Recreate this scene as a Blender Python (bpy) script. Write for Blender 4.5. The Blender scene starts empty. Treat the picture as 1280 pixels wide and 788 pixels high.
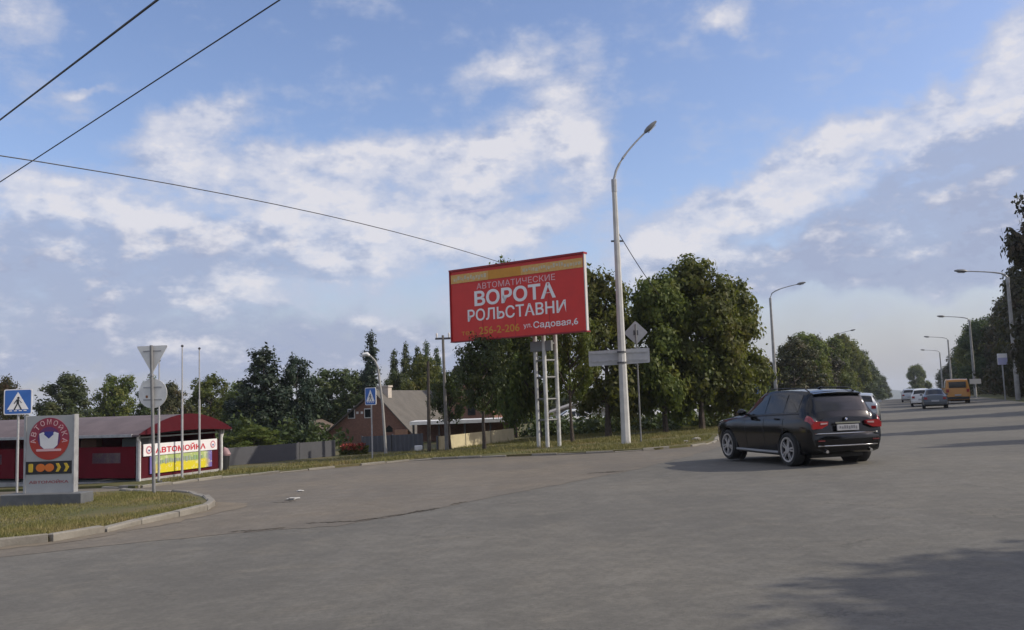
import bpy, bmesh, math, random
import numpy as np
from mathutils import Vector, Matrix

# ------------------------------------------------------------------ camera, sky, sun, exposure
SC = bpy.context.scene
COL = SC.collection
R = math.radians

cam_data = bpy.data.cameras.new("camera")
cam = bpy.data.objects.new("camera", cam_data)
COL.objects.link(cam)
PITCH, ROLL, EYE = R(5.5), R(2.0), 1.65
cp, sp, cr, sr = math.cos(PITCH), math.sin(PITCH), math.cos(ROLL), math.sin(ROLL)
fwd = Vector((0, cp, sp)); up0 = Vector((0, -sp, cp)); x0 = Vector((1, 0, 0))
rgt = cr * x0 - sr * up0
upv = sr * x0 + cr * up0
cam.matrix_world = Matrix(((rgt.x, upv.x, -fwd.x, 0), (rgt.y, upv.y, -fwd.y, 0), (rgt.z, upv.z, -fwd.z, EYE), (0, 0, 0, 1)))
cam_data.sensor_width = 36.0
cam_data.lens = 36.0 * 1100 / 1280
cam_data.clip_start = 0.1
cam_data.clip_end = 9000
SC.camera = cam
SC.render.resolution_x, SC.render.resolution_y = 1024, 630
SC.view_settings.view_transform = 'Standard'
SC.view_settings.look = 'None'
SC.view_settings.gamma = 1
SC.view_settings.use_curve_mapping = False
SC.view_settings.exposure = 0.30
SC.cycles.max_bounces = 6
SC.cycles.diffuse_bounces = 3
SC.cycles.glossy_bounces = 3
SC.cycles.transmission_bounces = 4
SC.cycles.use_denoising = True

SUN_AZ, SUN_EL, SUN_STRENGTH, SKY_STRENGTH = R(96), R(35), 3.0, 0.15
sd = bpy.data.lights.new("sun", 'SUN')
sd.energy = SUN_STRENGTH
sd.angle = R(0.6)
sd.color = (1.0, 0.92, 0.78)
sun = bpy.data.objects.new("sun", sd)
COL.objects.link(sun)
sdir = Vector((math.sin(SUN_AZ) * math.cos(SUN_EL), math.cos(SUN_AZ) * math.cos(SUN_EL), math.sin(SUN_EL)))
sun.rotation_euler = sdir.to_track_quat('Z', 'Y').to_euler()
sun.location = (60, 0, 60)

# clouds: azimuth, elevation, half width, half height (degrees), tilt, weight
WHITE = [(4.5, 18.6, 4.0, 3.7, 0, 1.0), (0.6, 16.0, 5.9, 2.4, 0, 1.0), (-4.9, 16.1, 5.4, 1.8, -5, 0.85), (-11.2, 15.6, 5.4, 1.8, 0, 0.9), (-19.8, 17.7, 4.2, 1.4, 12, 0.95), (-19.6, 15.0, 6.9, 2.1, 5, 0.9), (-28.7, 13.2, 3.0, 1.5, 0, 1.0), (-25.5, 11.7, 5.0, 2.0, 0, 1.0), (-21.9, 11.1, 3.0, 1.6, 0, 0.9), (0.6, 22.1, 2.7, 2.0, 0, 0.7), (-1.6, 20.8, 3.0, 1.1, 30, 0.6), (14.4, 22.8, 2.5, 1.2, 8, 0.95), (-26.6, 18.8, 2.0, 0.4, 8, 0.55), (12.2, 10.9, 5.4, 2.5, 15, 1.0), (18.7, 12.9, 8.9, 2.1, 22, 1.0), (27.1, 15.3, 6.9, 2.0, 20, 1.0), (30.9, 17.9, 2.5, 3.5, 0, 1.0), (5.3, 14.0, 2.0, 2.5, 0, 0.6), (-8.7, 10.6, 10.9, 3.0, 0, 0.62), (0.2, 10.9, 7.9, 3.0, 0, 0.6), (-15.8, 8.0, 7.9, 2.0, 0, 0.55), (9.5, 8.4, 5.9, 2.0, 0, 0.55), (-4.1, 6.9, 9.9, 2.0, 0, 0.4), (-9.7, 13.6, 7.9, 2.5, 0, 0.6), (-29.8, 22.3, 2.5, 2.0, 0, 0.45), (-14, 11.5, 9, 3.2, 0, 0.6), (-3, 12.5, 8, 3, 0, 0.45)]
GREY = [(-19.1, 9.0, 9.4, 2.0, 5, 1.25), (-28.8, 10.0, 5.0, 2.0, 0, 1.0), (-28.0, 7.4, 7.5, 1.8, 0, 0.95), (-22.4, 10.4, 3.0, 1.0, 0, 0.5), (24.0, 9.4, 11.4, 3.0, 12, 1.3), (18.8, 7.7, 10.4, 1.7, 3, 1.1), (29.7, 11.9, 5.9, 4.0, 25, 1.0), (27.3, 7.2, 7.9, 2.0, 0, 1.2), (15.2, 12.0, 5.9, 1.5, 20, 0.3), (-11.3, 9.0, 5.9, 1.2, 0, 0.5), (-22, 4.0, 15, 3.2, 0, 1.0), (-6, 3.2, 14, 2.4, 0, 0.7), (-40, 5.0, 14, 4.0, 0, 0.9)]


class NG:
    """short-hand for building node trees"""
    def __init__(s, tree):
        s.t = tree; s.n = tree.nodes; s.l = tree.links

    def node(s, typ, **kw):
        n = s.n.new(typ)
        for k, v in kw.items():
            setattr(n, k, v)
        return n

    def put(s, sock, v):
        if isinstance(v, bpy.types.NodeSocket):
            s.l.new(v, sock)
        else:
            sock.default_value = v

    def math(s, op, a, b=0.0, c=0.0, clamp=False):
        n = s.node('ShaderNodeMath', operation=op, use_clamp=clamp)
        s.put(n.inputs[0], a); s.put(n.inputs[1], b); s.put(n.inputs[2], c)
        return n.outputs[0]

    def vmath(s, op, a, b=(0, 0, 0), out=0):
        n = s.node('ShaderNodeVectorMath', operation=op)
        s.put(n.inputs[0], a); s.put(n.inputs[1], b)
        return n.outputs[out]

    def smooth(s, v, lo, hi, a=0.0, b=1.0):
        n = s.node('ShaderNodeMapRange', interpolation_type='SMOOTHSTEP')
        s.put(n.inputs[0], v); n.inputs[1].default_value = lo; n.inputs[2].default_value = hi
        n.inputs[3].default_value = a; n.inputs[4].default_value = b
        return n.outputs[0]

    def noise(s, vec, scale, detail=4.0, rough=0.55, out='Fac'):
        n = s.node('ShaderNodeTexNoise')
        if vec is not None:
            s.l.new(vec, n.inputs['Vector'])
        n.inputs['Scale'].default_value = scale; n.inputs['Detail'].default_value = detail
        n.inputs['Roughness'].default_value = rough
        return n.outputs[out]

    def mix(s, fac, a, b, blend='MIX'):
        n = s.node('ShaderNodeMix', data_type='RGBA', blend_type=blend)
        s.put(n.inputs[0], fac)
        for sock, v in ((n.inputs[6], a), (n.inputs[7], b)):
            s.put(sock, v if isinstance(v, bpy.types.NodeSocket) else (*v[:3], 1.0))
        return n.outputs[2]


world = bpy.data.worlds.new("World")
SC.world = world
world.use_nodes = True
w = NG(world.node_tree)
w.n.clear()
out = w.node('ShaderNodeOutputWorld')
bg = w.node('ShaderNodeBackground')
w.l.new(bg.outputs[0], out.inputs[0])
sky = w.node('ShaderNodeTexSky', sky_type='NISHITA')
sky.sun_disc = False
sky.sun_elevation = SUN_EL
sky.sun_rotation = SUN_AZ
sky.altitude = 100
sky.air_density = 1.0
sky.dust_density = 1.5
sky.ozone_density = 3.5
skyc = w.vmath('SCALE', sky.outputs[0])
w.n[-1].inputs['Scale'].default_value = SKY_STRENGTH
skyc = w.vmath('MULTIPLY', skyc, (1.08, 0.96, 0.98))
# the whole sky is slightly pale
geo = w.node('ShaderNodeTexCoord').outputs['Generated']
wob = w.noise(geo, 9.0, 5.0, 0.6, 'Color')
wob = w.vmath('SUBTRACT', wob, (0.5, 0.5, 0.5))
n_ = w.node('ShaderNodeVectorMath', operation='SCALE'); w.l.new(wob, n_.inputs[0]); n_.inputs['Scale'].default_value = 0.09
gdir = w.vmath('ADD', geo, n_.outputs[0])
sep = w.node('ShaderNodeSeparateXYZ'); w.l.new(gdir, sep.inputs[0])
hyp = w.math('SQRT', w.math('ADD', w.math('MULTIPLY', sep.outputs[0], sep.outputs[0]), w.math('MULTIPLY', sep.outputs[1], sep.outputs[1])))
azd = w.math('MULTIPLY', w.math('ARCTAN2', sep.outputs[0], sep.outputs[1]), 57.29578)
eld = w.math('MULTIPLY', w.math('ARCTAN2', sep.outputs[2], hyp), 57.29578)
cmb = w.node('ShaderNodeCombineXYZ'); w.l.new(azd, cmb.inputs[0]); w.l.new(eld, cmb.inputs[1])
ae = cmb.outputs[0]


def blob_sum(lst):
    tot = None
    for a, e, ra, re, rot, wt in lst:
        m = w.node('ShaderNodeMapping', vector_type='TEXTURE')
        w.l.new(ae, m.inputs[0])
        m.inputs[1].default_value = (a, e, 0); m.inputs[2].default_value = (0, 0, R(rot)); m.inputs[3].default_value = (ra * 1.25, re * 1.35, 1)
        ln = w.vmath('LENGTH', m.outputs[0], out=1)
        v = w.smooth(ln, 1.0, 0.1, 0.0, wt)
        tot = v if tot is None else w.math('ADD', tot, v)
    return tot


ws = blob_sum(WHITE)
gs = blob_sum(GREY)
# clouds carry on round the rest of the sky, thickened to whiten the light
mo = w.node('ShaderNodeMapping', vector_type='TEXTURE')
w.l.new(ae, mo.inputs[0]); mo.inputs[1].default_value = (0, 8, 0); mo.inputs[3].default_value = (40, 24, 1)
outside = w.smooth(w.vmath('LENGTH', mo.outputs[0], out=1), 0.9, 1.2)
amb = w.math('MULTIPLY', w.smooth(w.noise(geo, 3.2, 5.0, 0.55), 0.40, 0.56), outside)
ws = w.math('ADD', ws, amb)
st = w.node('ShaderNodeMapping'); w.l.new(geo, st.inputs[0]); st.inputs[3].default_value = (1, 1, 1.9)
n1 = w.noise(st.outputs[0], 16.0, 9.0, 0.62)
n2 = w.noise(st.outputs[0], 7.0, 6.0, 0.55)
tot = w.math('MINIMUM', w.math('ADD', ws, gs), 0.92)
den = w.math('ADD', tot, w.math('MULTIPLY', w.math('SUBTRACT', n1, 0.5), 2.0))
soft = w.smooth(den, -0.05, 0.85, 0.0, 0.85)
crisp = w.smooth(den, 0.52, 1.06, 0.0, 0.97)
alpha = w.math('MAXIMUM', soft, crisp)
sh = w.vmath('ADD', st.outputs[0], (0.016, 0.0, 0.034))
n1b = w.noise(sh, 16.0, 6.0, 0.55)
relief = w.math('MULTIPLY', w.math('SUBTRACT', n1, n1b), 2.6)
gfrac = w.math('DIVIDE', gs, w.math('ADD', w.math('ADD', ws, gs), 0.05))
gfrac = w.math('ADD', gfrac, w.math('MULTIPLY', w.math('SUBTRACT', n2, 0.5), 1.3))
gfrac = w.math('SUBTRACT', gfrac, relief)
gfrac = w.smooth(gfrac, 0.10, 1.0)
wcol = w.mix(crisp, (0.42, 0.455, 0.57), (0.61, 0.605, 0.65))
ccol = w.mix(gfrac, wcol, (0.30, 0.345, 0.48))
# haze veil low in the sky, all the way round
veil = w.smooth(eld, 12.0, -1.0, 0.0, 0.95)
skyc = w.mix(veil, skyc, (0.36, 0.37, 0.41))
final = w.mix(alpha, skyc, ccol)
w.l.new(final, bg.inputs[0])
bg.inputs[1].default_value = 1.0
world.cycles.sampling_method = 'MANUAL'
world.cycles.sample_map_resolution = 512

# ------------------------------------------------------------------ helpers
rng = random.Random(7)


def gz(x, y):
    """height of the ground: a gentle fall to the left and ahead, a crest far down the road"""
    z = 0.025 * max(-250.0, min(250.0, x)) - 0.013 * y
    if y > 105:
        d = min(y, 200) - 105
        z -= 0.00010 * d * d
        if y > 200:
            z -= 0.019 * (y - 200)
    return z


def tag(o, label=None, cat=None, group=None, kind=None):
    if label: o["label"] = label
    if cat: o["category"] = cat
    if group: o["group"] = group
    if kind: o["kind"] = kind
    return o


def empty(name, loc, rz=0.0):
    o = bpy.data.objects.new(name, None)
    o.empty_display_size = 0.2
    COL.objects.link(o)
    o.location = loc
    o.rotation_euler = (0, 0, rz)
    return o


def link(name, me, mat=None, parent=None):
    if mat is not None and len(me.materials) == 0:
        me.materials.append(mat)
    o = bpy.data.objects.new(name, me)
    COL.objects.link(o)
    if parent is not None:
        o.parent = parent
    return o


def copy_tree(o, parent=None):
    c = o.copy()
    COL.objects.link(c)
    c.parent = parent
    for ch in o.children:
        copy_tree(ch, c)
    return c


class MB:
    """collects boxes, tubes and prisms into one mesh"""
    def __init__(s):
        s.v = []; s.f = []; s.smooth = False

    def add(s, vs, fs):
        b = len(s.v)
        s.v += [tuple(v) for v in vs]
        s.f += [tuple(i + b for i in f) for f in fs]
        return s

    def box(s, c, size, rz=0.0, ch=0.0):
        hx, hy, hz = size[0] / 2, size[1] / 2, size[2] / 2
        co, si = math.cos(rz), math.sin(rz)
        if ch <= 0:
            p = [(-hx, -hy, -hz), (hx, -hy, -hz), (hx, hy, -hz), (-hx, hy, -hz), (-hx, -hy, hz), (hx, -hy, hz), (hx, hy, hz), (-hx, hy, hz)]
            f = [(3, 2, 1, 0), (4, 5, 6, 7), (0, 1, 5, 4), (1, 2, 6, 5), (2, 3, 7, 6), (3, 0, 4, 7)]
        else:  # chamfered top edges
            p = [(-hx, -hy, -hz), (hx, -hy, -hz), (hx, hy, -hz), (-hx, hy, -hz),
                 (-hx, -hy, hz - ch), (hx, -hy, hz - ch), (hx, hy, hz - ch), (-hx, hy, hz - ch),
                 (-hx + ch, -hy + ch, hz), (hx - ch, -hy + ch, hz), (hx - ch, hy - ch, hz), (-hx + ch, hy - ch, hz)]
            f = [(3, 2, 1, 0), (8, 9, 10, 11)] + [(i, (i + 1) % 4, (i + 1) % 4 + 4, i + 4) for i in range(4)] + [(i + 4, (i + 1) % 4 + 4, (i + 1) % 4 + 8, i + 8) for i in range(4)]
        return s.add([(c[0] + x * co - y * si, c[1] + x * si + y * co, c[2] + z) for x, y, z in p], f)

    def tube(s, pts, rad, n=8, caps=True):
        pts = [Vector(p) for p in pts]
        if not isinstance(rad, (list, tuple)):
            rad = [rad] * len(pts)
        rings = []
        ref = Vector((0.31, 0.17, 0.93))
        for i, p in enumerate(pts):
            d = (pts[min(i + 1, len(pts) - 1)] - pts[max(i - 1, 0)]).normalized()
            r0 = ref if abs(d.dot(ref)) < 0.95 else Vector((1, 0, 0))
            a = d.cross(r0).normalized(); b = d.cross(a).normalized()
            rings.append([p + rad[i] * (math.cos(t) * a + math.sin(t) * b) for t in [2 * math.pi * k / n for k in range(n)]])
        vs = [v for r_ in rings for v in r_]
        fs = []
        for i in range(len(pts) - 1):
            for k in range(n):
                k2 = (k + 1) % n
                fs.append((i * n + k, (i + 1) * n + k, (i + 1) * n + k2, i * n + k2))
        if caps:
            fs.append(tuple(range(n))); fs.append(tuple((len(pts) - 1) * n + k for k in reversed(range(n))))
        return s.add(vs, fs)

    def prism(s, poly, off):
        """closed polygon (3D points) pushed along off"""
        n = len(poly)
        off = Vector(off)
        vs = [Vector(p) for p in poly] + [Vector(p) + off for p in poly]
        fs = [tuple(reversed(range(n))), tuple(n + k for k in range(n))] + [(k, (k + 1) % n, n + (k + 1) % n, n + k) for k in range(n)]
        return s.add(vs, fs)

    def mesh(s, name, smooth=False):
        me = bpy.data.meshes.new(name)
        me.from_pydata(s.v, [], s.f)
        bm = bmesh.new(); bm.from_mesh(me)
        bmesh.ops.recalc_face_normals(bm, faces=bm.faces)
        bm.to_mesh(me); bm.free()
        if smooth:
            for p in me.polygons:
                p.use_smooth = True
            me.set_sharp_from_angle(angle=R(40))
        return me

    def build(s, name, mat, parent=None, smooth=False):
        return link(name, s.mesh(name, smooth), mat, parent)


def text_mesh(body, width, height, bold=0.0, depth=0.004):
    """lettering in the XZ plane facing -Y, centred, fitted to width x height"""
    cu = bpy.data.curves.new("lettering", 'FONT')
    cu.body = body; cu.align_x = 'CENTER'; cu.offset = bold; cu.resolution_u = 3
    ob = bpy.data.objects.new("lettering", cu)
    COL.objects.link(ob)
    dg = bpy.context.evaluated_depsgraph_get()
    me = bpy.data.meshes.new_from_object(ob.evaluated_get(dg))
    bpy.data.objects.remove(ob); bpy.data.curves.remove(cu)
    me.materials.clear()
    co = np.array([v.co[:] for v in me.vertices])
    lo, hi = co.min(0), co.max(0)
    sx = width / max(hi[0] - lo[0], 1e-6); sy = height / max(hi[1] - lo[1], 1e-6)
    for v in me.vertices:
        x = (v.co.x - (lo[0] + hi[0]) / 2) * sx; z = (v.co.y - (lo[1] + hi[1]) / 2) * sy
        v.co = (x, 0, z)
    for p in me.polygons:
        p.use_smooth = False
    bm = bmesh.new(); bm.from_mesh(me)
    r_ = bmesh.ops.extrude_face_region(bm, geom=bm.faces[:])
    bmesh.ops.translate(bm, vec=(0, -depth, 0), verts=[g for g in r_['geom'] if isinstance(g, bmesh.types.BMVert)])
    bmesh.ops.recalc_face_normals(bm, faces=bm.faces)
    bm.to_mesh(me); bm.free()
    return me


def lettering(body, width, height, loc, parent, mat, bold=0.0, name='lettering'):
    o = link(name, text_mesh(body, width, height, bold), mat, parent)
    o.location = loc
    return o


# ------------------------------------------------------------------ materials
MATS = {}


def mat(name, col, rough=0.6, metal=0.0, var=0.0, scale=4.0, col2=None, bump=0.0, bscale=40.0, spec=0.5, coat=0.0):
    if name in MATS:
        return MATS[name]
    m = bpy.data.materials.new(name); m.use_nodes = True
    g = NG(m.node_tree)
    b = g.n['Principled BSDF']
    b.inputs['Roughness'].default_value = rough; b.inputs['Metallic'].default_value = metal
    b.inputs['Specular IOR Level'].default_value = spec
    b.inputs['Coat Weight'].default_value = coat
    b.inputs['Coat Roughness'].default_value = 0.04
    co = g.node('ShaderNodeTexCoord').outputs['Object']
    if var > 0 or col2:
        nz = g.noise(co, scale, 6.0, 0.6)
        c2 = col2 if col2 else tuple(c * (1 - var) for c in col)
        g.l.new(g.mix(g.smooth(nz, 0.3, 0.7), col, c2), b.inputs['Base Color'])
    else:
        b.inputs['Base Color'].default_value = (*col, 1)
    if bump > 0:
        bp = g.node('ShaderNodeBump'); bp.inputs['Strength'].default_value = bump
        bp.inputs['Distance'].default_value = 0.02
        g.l.new(g.noise(co, bscale, 5.0, 0.65), bp.inputs['Height'])
        g.l.new(bp.outputs[0], b.inputs['Normal'])
    MATS[name] = m
    return m


def leaf_mat(name, c1, c2, c3, trans=0.5):
    m = bpy.data.materials.new(name); m.use_nodes = True
    g = NG(m.node_tree)
    b = g.n['Principled BSDF']; outn = g.n['Material Output']
    b.inputs['Roughness'].default_value = 0.55
    b.inputs['Specular IOR Level'].default_value = 0.3
    gi = g.node('ShaderNodeNewGeometry')
    rnd = gi.outputs['Random Per Island']
    pos = g.node('ShaderNodeTexCoord').outputs['Object']
    nz = g.noise(pos, 0.7, 3.0, 0.6)
    ca = g.mix(g.smooth(rnd, 0.0, 1.0), c1, c2)
    c = g.mix(g.smooth(nz, 0.5, 0.72), ca, c3)
    oi = g.node('ShaderNodeObjectInfo').outputs['Random']
    hsv = g.node('ShaderNodeHueSaturation')
    g.l.new(c, hsv.inputs['Color'])
    g.l.new(g.math('MULTIPLY_ADD', oi, 0.5, 0.78), hsv.inputs['Value'])
    g.l.new(g.math('MULTIPLY_ADD', oi, 0.035, 0.485), hsv.inputs['Hue'])
    c = hsv.outputs[0]
    g.l.new(c, b.inputs['Base Color'])
    tr = g.node('ShaderNodeBsdfTranslucent')
    g.l.new(g.mix(0.5, c, (0.12, 0.14, 0.02)), tr.inputs[0])
    mx = g.node('ShaderNodeMixShader'); mx.inputs[0].default_value = trans
    g.l.new(b.outputs[0], mx.inputs[1]); g.l.new(tr.outputs[0], mx.inputs[2])
    g.l.new(mx.outputs[0], outn.inputs[0])
    return m


LEAF = {
    'green': leaf_mat('leaf_green', (0.075, 0.105, 0.02), (0.135, 0.155, 0.03), (0.185, 0.17, 0.035)),
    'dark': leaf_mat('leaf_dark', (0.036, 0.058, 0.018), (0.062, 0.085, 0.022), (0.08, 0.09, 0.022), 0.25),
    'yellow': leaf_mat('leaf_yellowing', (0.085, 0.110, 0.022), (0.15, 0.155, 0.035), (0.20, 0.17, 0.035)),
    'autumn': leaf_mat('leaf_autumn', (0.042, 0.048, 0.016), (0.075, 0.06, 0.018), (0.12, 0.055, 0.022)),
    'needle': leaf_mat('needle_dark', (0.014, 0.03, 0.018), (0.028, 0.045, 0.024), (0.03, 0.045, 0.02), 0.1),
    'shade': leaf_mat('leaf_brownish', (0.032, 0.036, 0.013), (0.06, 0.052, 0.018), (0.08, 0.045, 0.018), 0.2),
}
BARK = mat('bark', (0.085, 0.065, 0.05), 0.9, var=0.5, scale=6, bump=0.6, bscale=14)
CONC = mat('concrete', (0.36, 0.35, 0.33), 0.85, var=0.3, scale=2.5, bump=0.25, bscale=30)
KERB = mat('kerb_concrete', (0.25, 0.23, 0.195), 0.9, col2=(0.15, 0.135, 0.11), scale=2.2, bump=0.5, bscale=25)
STEEL = mat('galvanised_steel', (0.42, 0.42, 0.42), 0.55, 0.4, var=0.25, scale=6)
STEELD = mat('dark_steel', (0.10, 0.10, 0.105), 0.55, 0.5)
WHITEP = mat('white_paint', (0.72, 0.71, 0.69), 0.5, var=0.15, scale=5)

# ------------------------------------------------------------------ ground, road, verges
def ground_mat(name, stops, scale, detail_scale=30.0, bump=0.4, rough=0.92):
    """three-tone ground: broad noise between the first two, fine noise to the third"""
    m = bpy.data.materials.new(name); m.use_nodes = True
    g = NG(m.node_tree); b = g.n['Principled BSDF']
    b.inputs['Roughness'].default_value = rough
    b.inputs['Specular IOR Level'].default_value = 0.25
    co = g.node('ShaderNodeTexCoord').outputs['Object']
    n1 = g.noise(co, scale, 6.0, 0.6); n2 = g.noise(co, detail_scale, 4.0, 0.7)
    c = g.mix(g.smooth(n1, 0.35, 0.65), stops[0], stops[1])
    c = g.mix(g.smooth(n2, 0.45, 0.75, 0.0, 0.7), c, stops[2])
    g.l.new(c, b.inputs['Base Color'])
    bp = g.node('ShaderNodeBump'); bp.inputs['Strength'].default_value = bump; bp.inputs['Distance'].default_value = 0.03
    g.l.new(n2, bp.inputs['Height']); g.l.new(bp.outputs[0], b.inputs['Normal'])
    return m


def asphalt_mat(name, base, dust, patch):
    m = bpy.data.materials.new(name); m.use_nodes = True
    g = NG(m.node_tree); b = g.n['Principled BSDF']
    co = g.node('ShaderNodeTexCoord').outputs['Object']
    # wheel-worn lanes run with the road
    rot = g.node('ShaderNodeMapping'); g.l.new(co, rot.inputs[0])
    rot.inputs[2].default_value = (0, 0, R(23.7)); rot.inputs[3].default_value = (0.55, 0.045, 1)
    lanes = g.noise(rot.outputs[0], 1.0, 4.0, 0.6)
    broad = g.noise(co, 0.16, 5.0, 0.6)
    mid = g.noise(co, 1.1, 6.0, 0.65)
    fine = g.noise(co, 55.0, 3.0, 0.8)
    grit = g.noise(co, 9.0, 6.0, 0.75)
    c = g.mix(g.smooth(broad, 0.38, 0.64), base, dust)
    c = g.mix(g.smooth(lanes, 0.42, 0.66, 0.0, 0.55), c, tuple(v * 1.36 for v in base))
    c = g.mix(g.smooth(mid, 0.50, 0.72, 0.0, 0.6), c, patch)
    wear = g.noise(co, 2.3, 8.0, 0.75)
    c = g.mix(g.smooth(wear, 0.40, 0.62, 0.42, 0.0), c, tuple(v * 0.70 for v in base))
    c = g.mix(g.smooth(wear, 0.55, 0.75, 0.0, 0.45), c, tuple(v * 1.5 for v in base))
    c = g.mix(g.smooth(grit, 0.35, 0.7, 0.0, 0.34), c, tuple(v * 0.58 for v in base))
    oil = g.math('MULTIPLY', g.smooth(g.noise(rot.outputs[0], 2.7, 5.0, 0.7), 0.56, 0.72), g.smooth(g.noise(co, 0.35, 3.0), 0.45, 0.6))
    c = g.mix(g.math('MULTIPLY', oil, 0.45), c, tuple(v * 0.62 for v in base))
    c = g.mix(g.smooth(fine, 0.5, 0.8, 0.0, 0.35), c, tuple(min(1, v * 1.7) for v in base))
    grain = g.noise(co, 17.0, 8.0, 0.85)
    c = g.mix(g.smooth(grain, 0.36, 0.52, 0.40, 0.0), c, tuple(v * 0.5 for v in base))
    c = g.mix(g.smooth(grain, 0.54, 0.70, 0.0, 0.40), c, tuple(v * 1.7 for v in base))
    # hairline cracks
    vo = g.node('ShaderNodeTexVoronoi', feature='DISTANCE_TO_EDGE')
    wv = g.vmath('ADD', co, g.vmath('MULTIPLY', g.noise(co, 1.6, 5.0, 0.7, 'Color'), (1.6, 1.6, 0)))
    g.l.new(wv, vo.inputs['Vector']); vo.inputs['Scale'].default_value = 0.23
    crack = g.math('MULTIPLY', g.smooth(vo.outputs['Distance'], 0.0, 0.006, 1.0, 0.0), g.smooth(mid, 0.4, 0.6, 0.0, 0.45))
    c = g.mix(crack, c, tuple(v * 0.35 for v in base))
    g.l.new(c, b.inputs['Base Color'])
    b.inputs['Roughness'].default_value = 0.88
    b.inputs['Specular IOR Level'].default_value = 0.3
    bp = g.node('ShaderNodeBump'); bp.inputs['Strength'].default_value = 0.35; bp.inputs['Distance'].default_value = 0.012
    g.l.new(g.math('ADD', fine, g.math('MULTIPLY', grit, 0.8)), bp.inputs['Height'])
    g.l.new(bp.outputs[0], b.inputs['Normal'])
    return m


ASPH = asphalt_mat('asphalt_grey', (0.124, 0.117, 0.102), (0.170, 0.157, 0.131), (0.192, 0.172, 0.137))
ASPB = asphalt_mat('asphalt_dusty', (0.142, 0.126, 0.104), (0.190, 0.161, 0.122), (0.22, 0.177, 0.126))
EARTH = ground_mat('meadow_earth', [(0.075, 0.085, 0.03), (0.12, 0.11, 0.05), (0.05, 0.06, 0.02)], 0.15)
TURF = ground_mat('dry_turf', [(0.085, 0.088, 0.030), (0.135, 0.110, 0.052), (0.05, 0.055, 0.02)], 0.7)
SOIL = mat('crack_soil', (0.035, 0.030, 0.024), 0.95, var=0.5, scale=9, col2=(0.085, 0.066, 0.045))


def sheet(name, rows, material, dz):
    """rows: list of (y, [x...]) draped over the ground"""
    mb = MB(); n = len(rows[0][1])
    for y, xs in rows:
        for x in xs:
            mb.v.append((x, y, gz(x, y) + dz))
    for i in range(len(rows) - 1):
        for k in range(n - 1):
            mb.f.append((i * n + k, i * n + k + 1, (i + 1) * n + k + 1, (i + 1) * n + k))
    o = mb.build(name, material)
    return tag(o, kind='structure')


YS = [-300, -120, -60, 0, 60, 105] + list(range(110, 210, 5)) + [220, 260, 320, 400, 520, 700, 1000, 1500, 2200, 3200]
XS = [-3500, -1800, -900, -450, -250, -110, -55, 0, 55, 110, 250, 450, 900, 1800, 3500]
sheet('ground', [(y, XS) for y in YS], EARTH, -0.02)

SL = 0.44                                    # the main road runs off to the right


def xl(y): return 9.2 + SL * (y - 40)


def xr(y): return 39.2 + SL * (y - 68.4)


YR = [60, 105] + list(range(110, 210, 5)) + [220, 260, 320, 400, 520]
mr = sheet('main_road', [(y, [xl(y) + (xr(y) - xl(y)) * k / 4 for k in range(5)]) for y in YR], ASPH, 0.02)
jn = sheet('junction_road', [(y, [-70 + (xr(y) + 70) * k / 4 for k in range(5)]) for y in (-45, 0, 30, 60)], ASPH, 0.02)


def flat_poly(name, poly, material, dz, parent=None):
    mb = MB()
    mb.v = [(x, y, gz(x, y) + dz) for x, y in poly]
    mb.f = [tuple(range(len(poly)))]
    return mb.build(name, material, parent)


def jag(a, b, n, amp, r_):
    pts = []
    for k in range(n):
        t = k / n
        pts.append((a[0] + (b[0] - a[0]) * t + r_.uniform(-amp, amp), a[1] + (b[1] - a[1]) * t + r_.uniform(-amp, amp)))
    return pts


# the dusty side road laid up to the seam in the asphalt
rj = random.Random(3)
seam = [(-13.0, 12.0), (-8.0, 12.6), (-4.5, 14.0), (-2.9, 14.1), (-2.0, 15.2), (-1.4, 15.9), (-0.9, 16.8), (0.9, 19.3), (3.0, 22.4), (5.0, 26.2), (7.2, 31.0), (8.6, 36.0)]
poly = []
for a, b in zip(seam[:-1], seam[1:]):
    poly += jag(a, b, 10, 0.07, rj)
poly += [(8.8, 40), (8.0, 46), (-60, 46), (-60, 12.0)]
tag(flat_poly('side_road', poly, ASPB, 0.024), kind='structure')

# broken seam: open cracks full of soil
def crack_strip(pts, wid, r_, n=26):
    mb = MB(); L = []
    for (a, b) in zip(pts[:-1], pts[1:]):
        for k in range(n):
            t = k / n
            L.append((a[0] + (b[0] - a[0]) * t, a[1] + (b[1] - a[1]) * t))
    wv = 0.0
    for i, (x, y) in enumerate(L):
        wv = 0.75 * wv + 0.25 * r_.uniform(-1, 1)
        hw = wid * max(0.04, r_.uniform(0.1, 1.0) * math.sin(math.pi * (i + 0.5) / len(L)) ** 0.5) * (0.3 + r_.random() ** 2)
        yy = y + wv * 0.16
        mb.v.append((x, yy - hw, gz(x, yy - hw) + 0.030)); mb.v.append((x, yy + hw, gz(x, yy + hw) + 0.030))
        if i:
            mb.f.append((2 * i - 2, 2 * i, 2 * i + 1, 2 * i - 1))
    return mb


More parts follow.
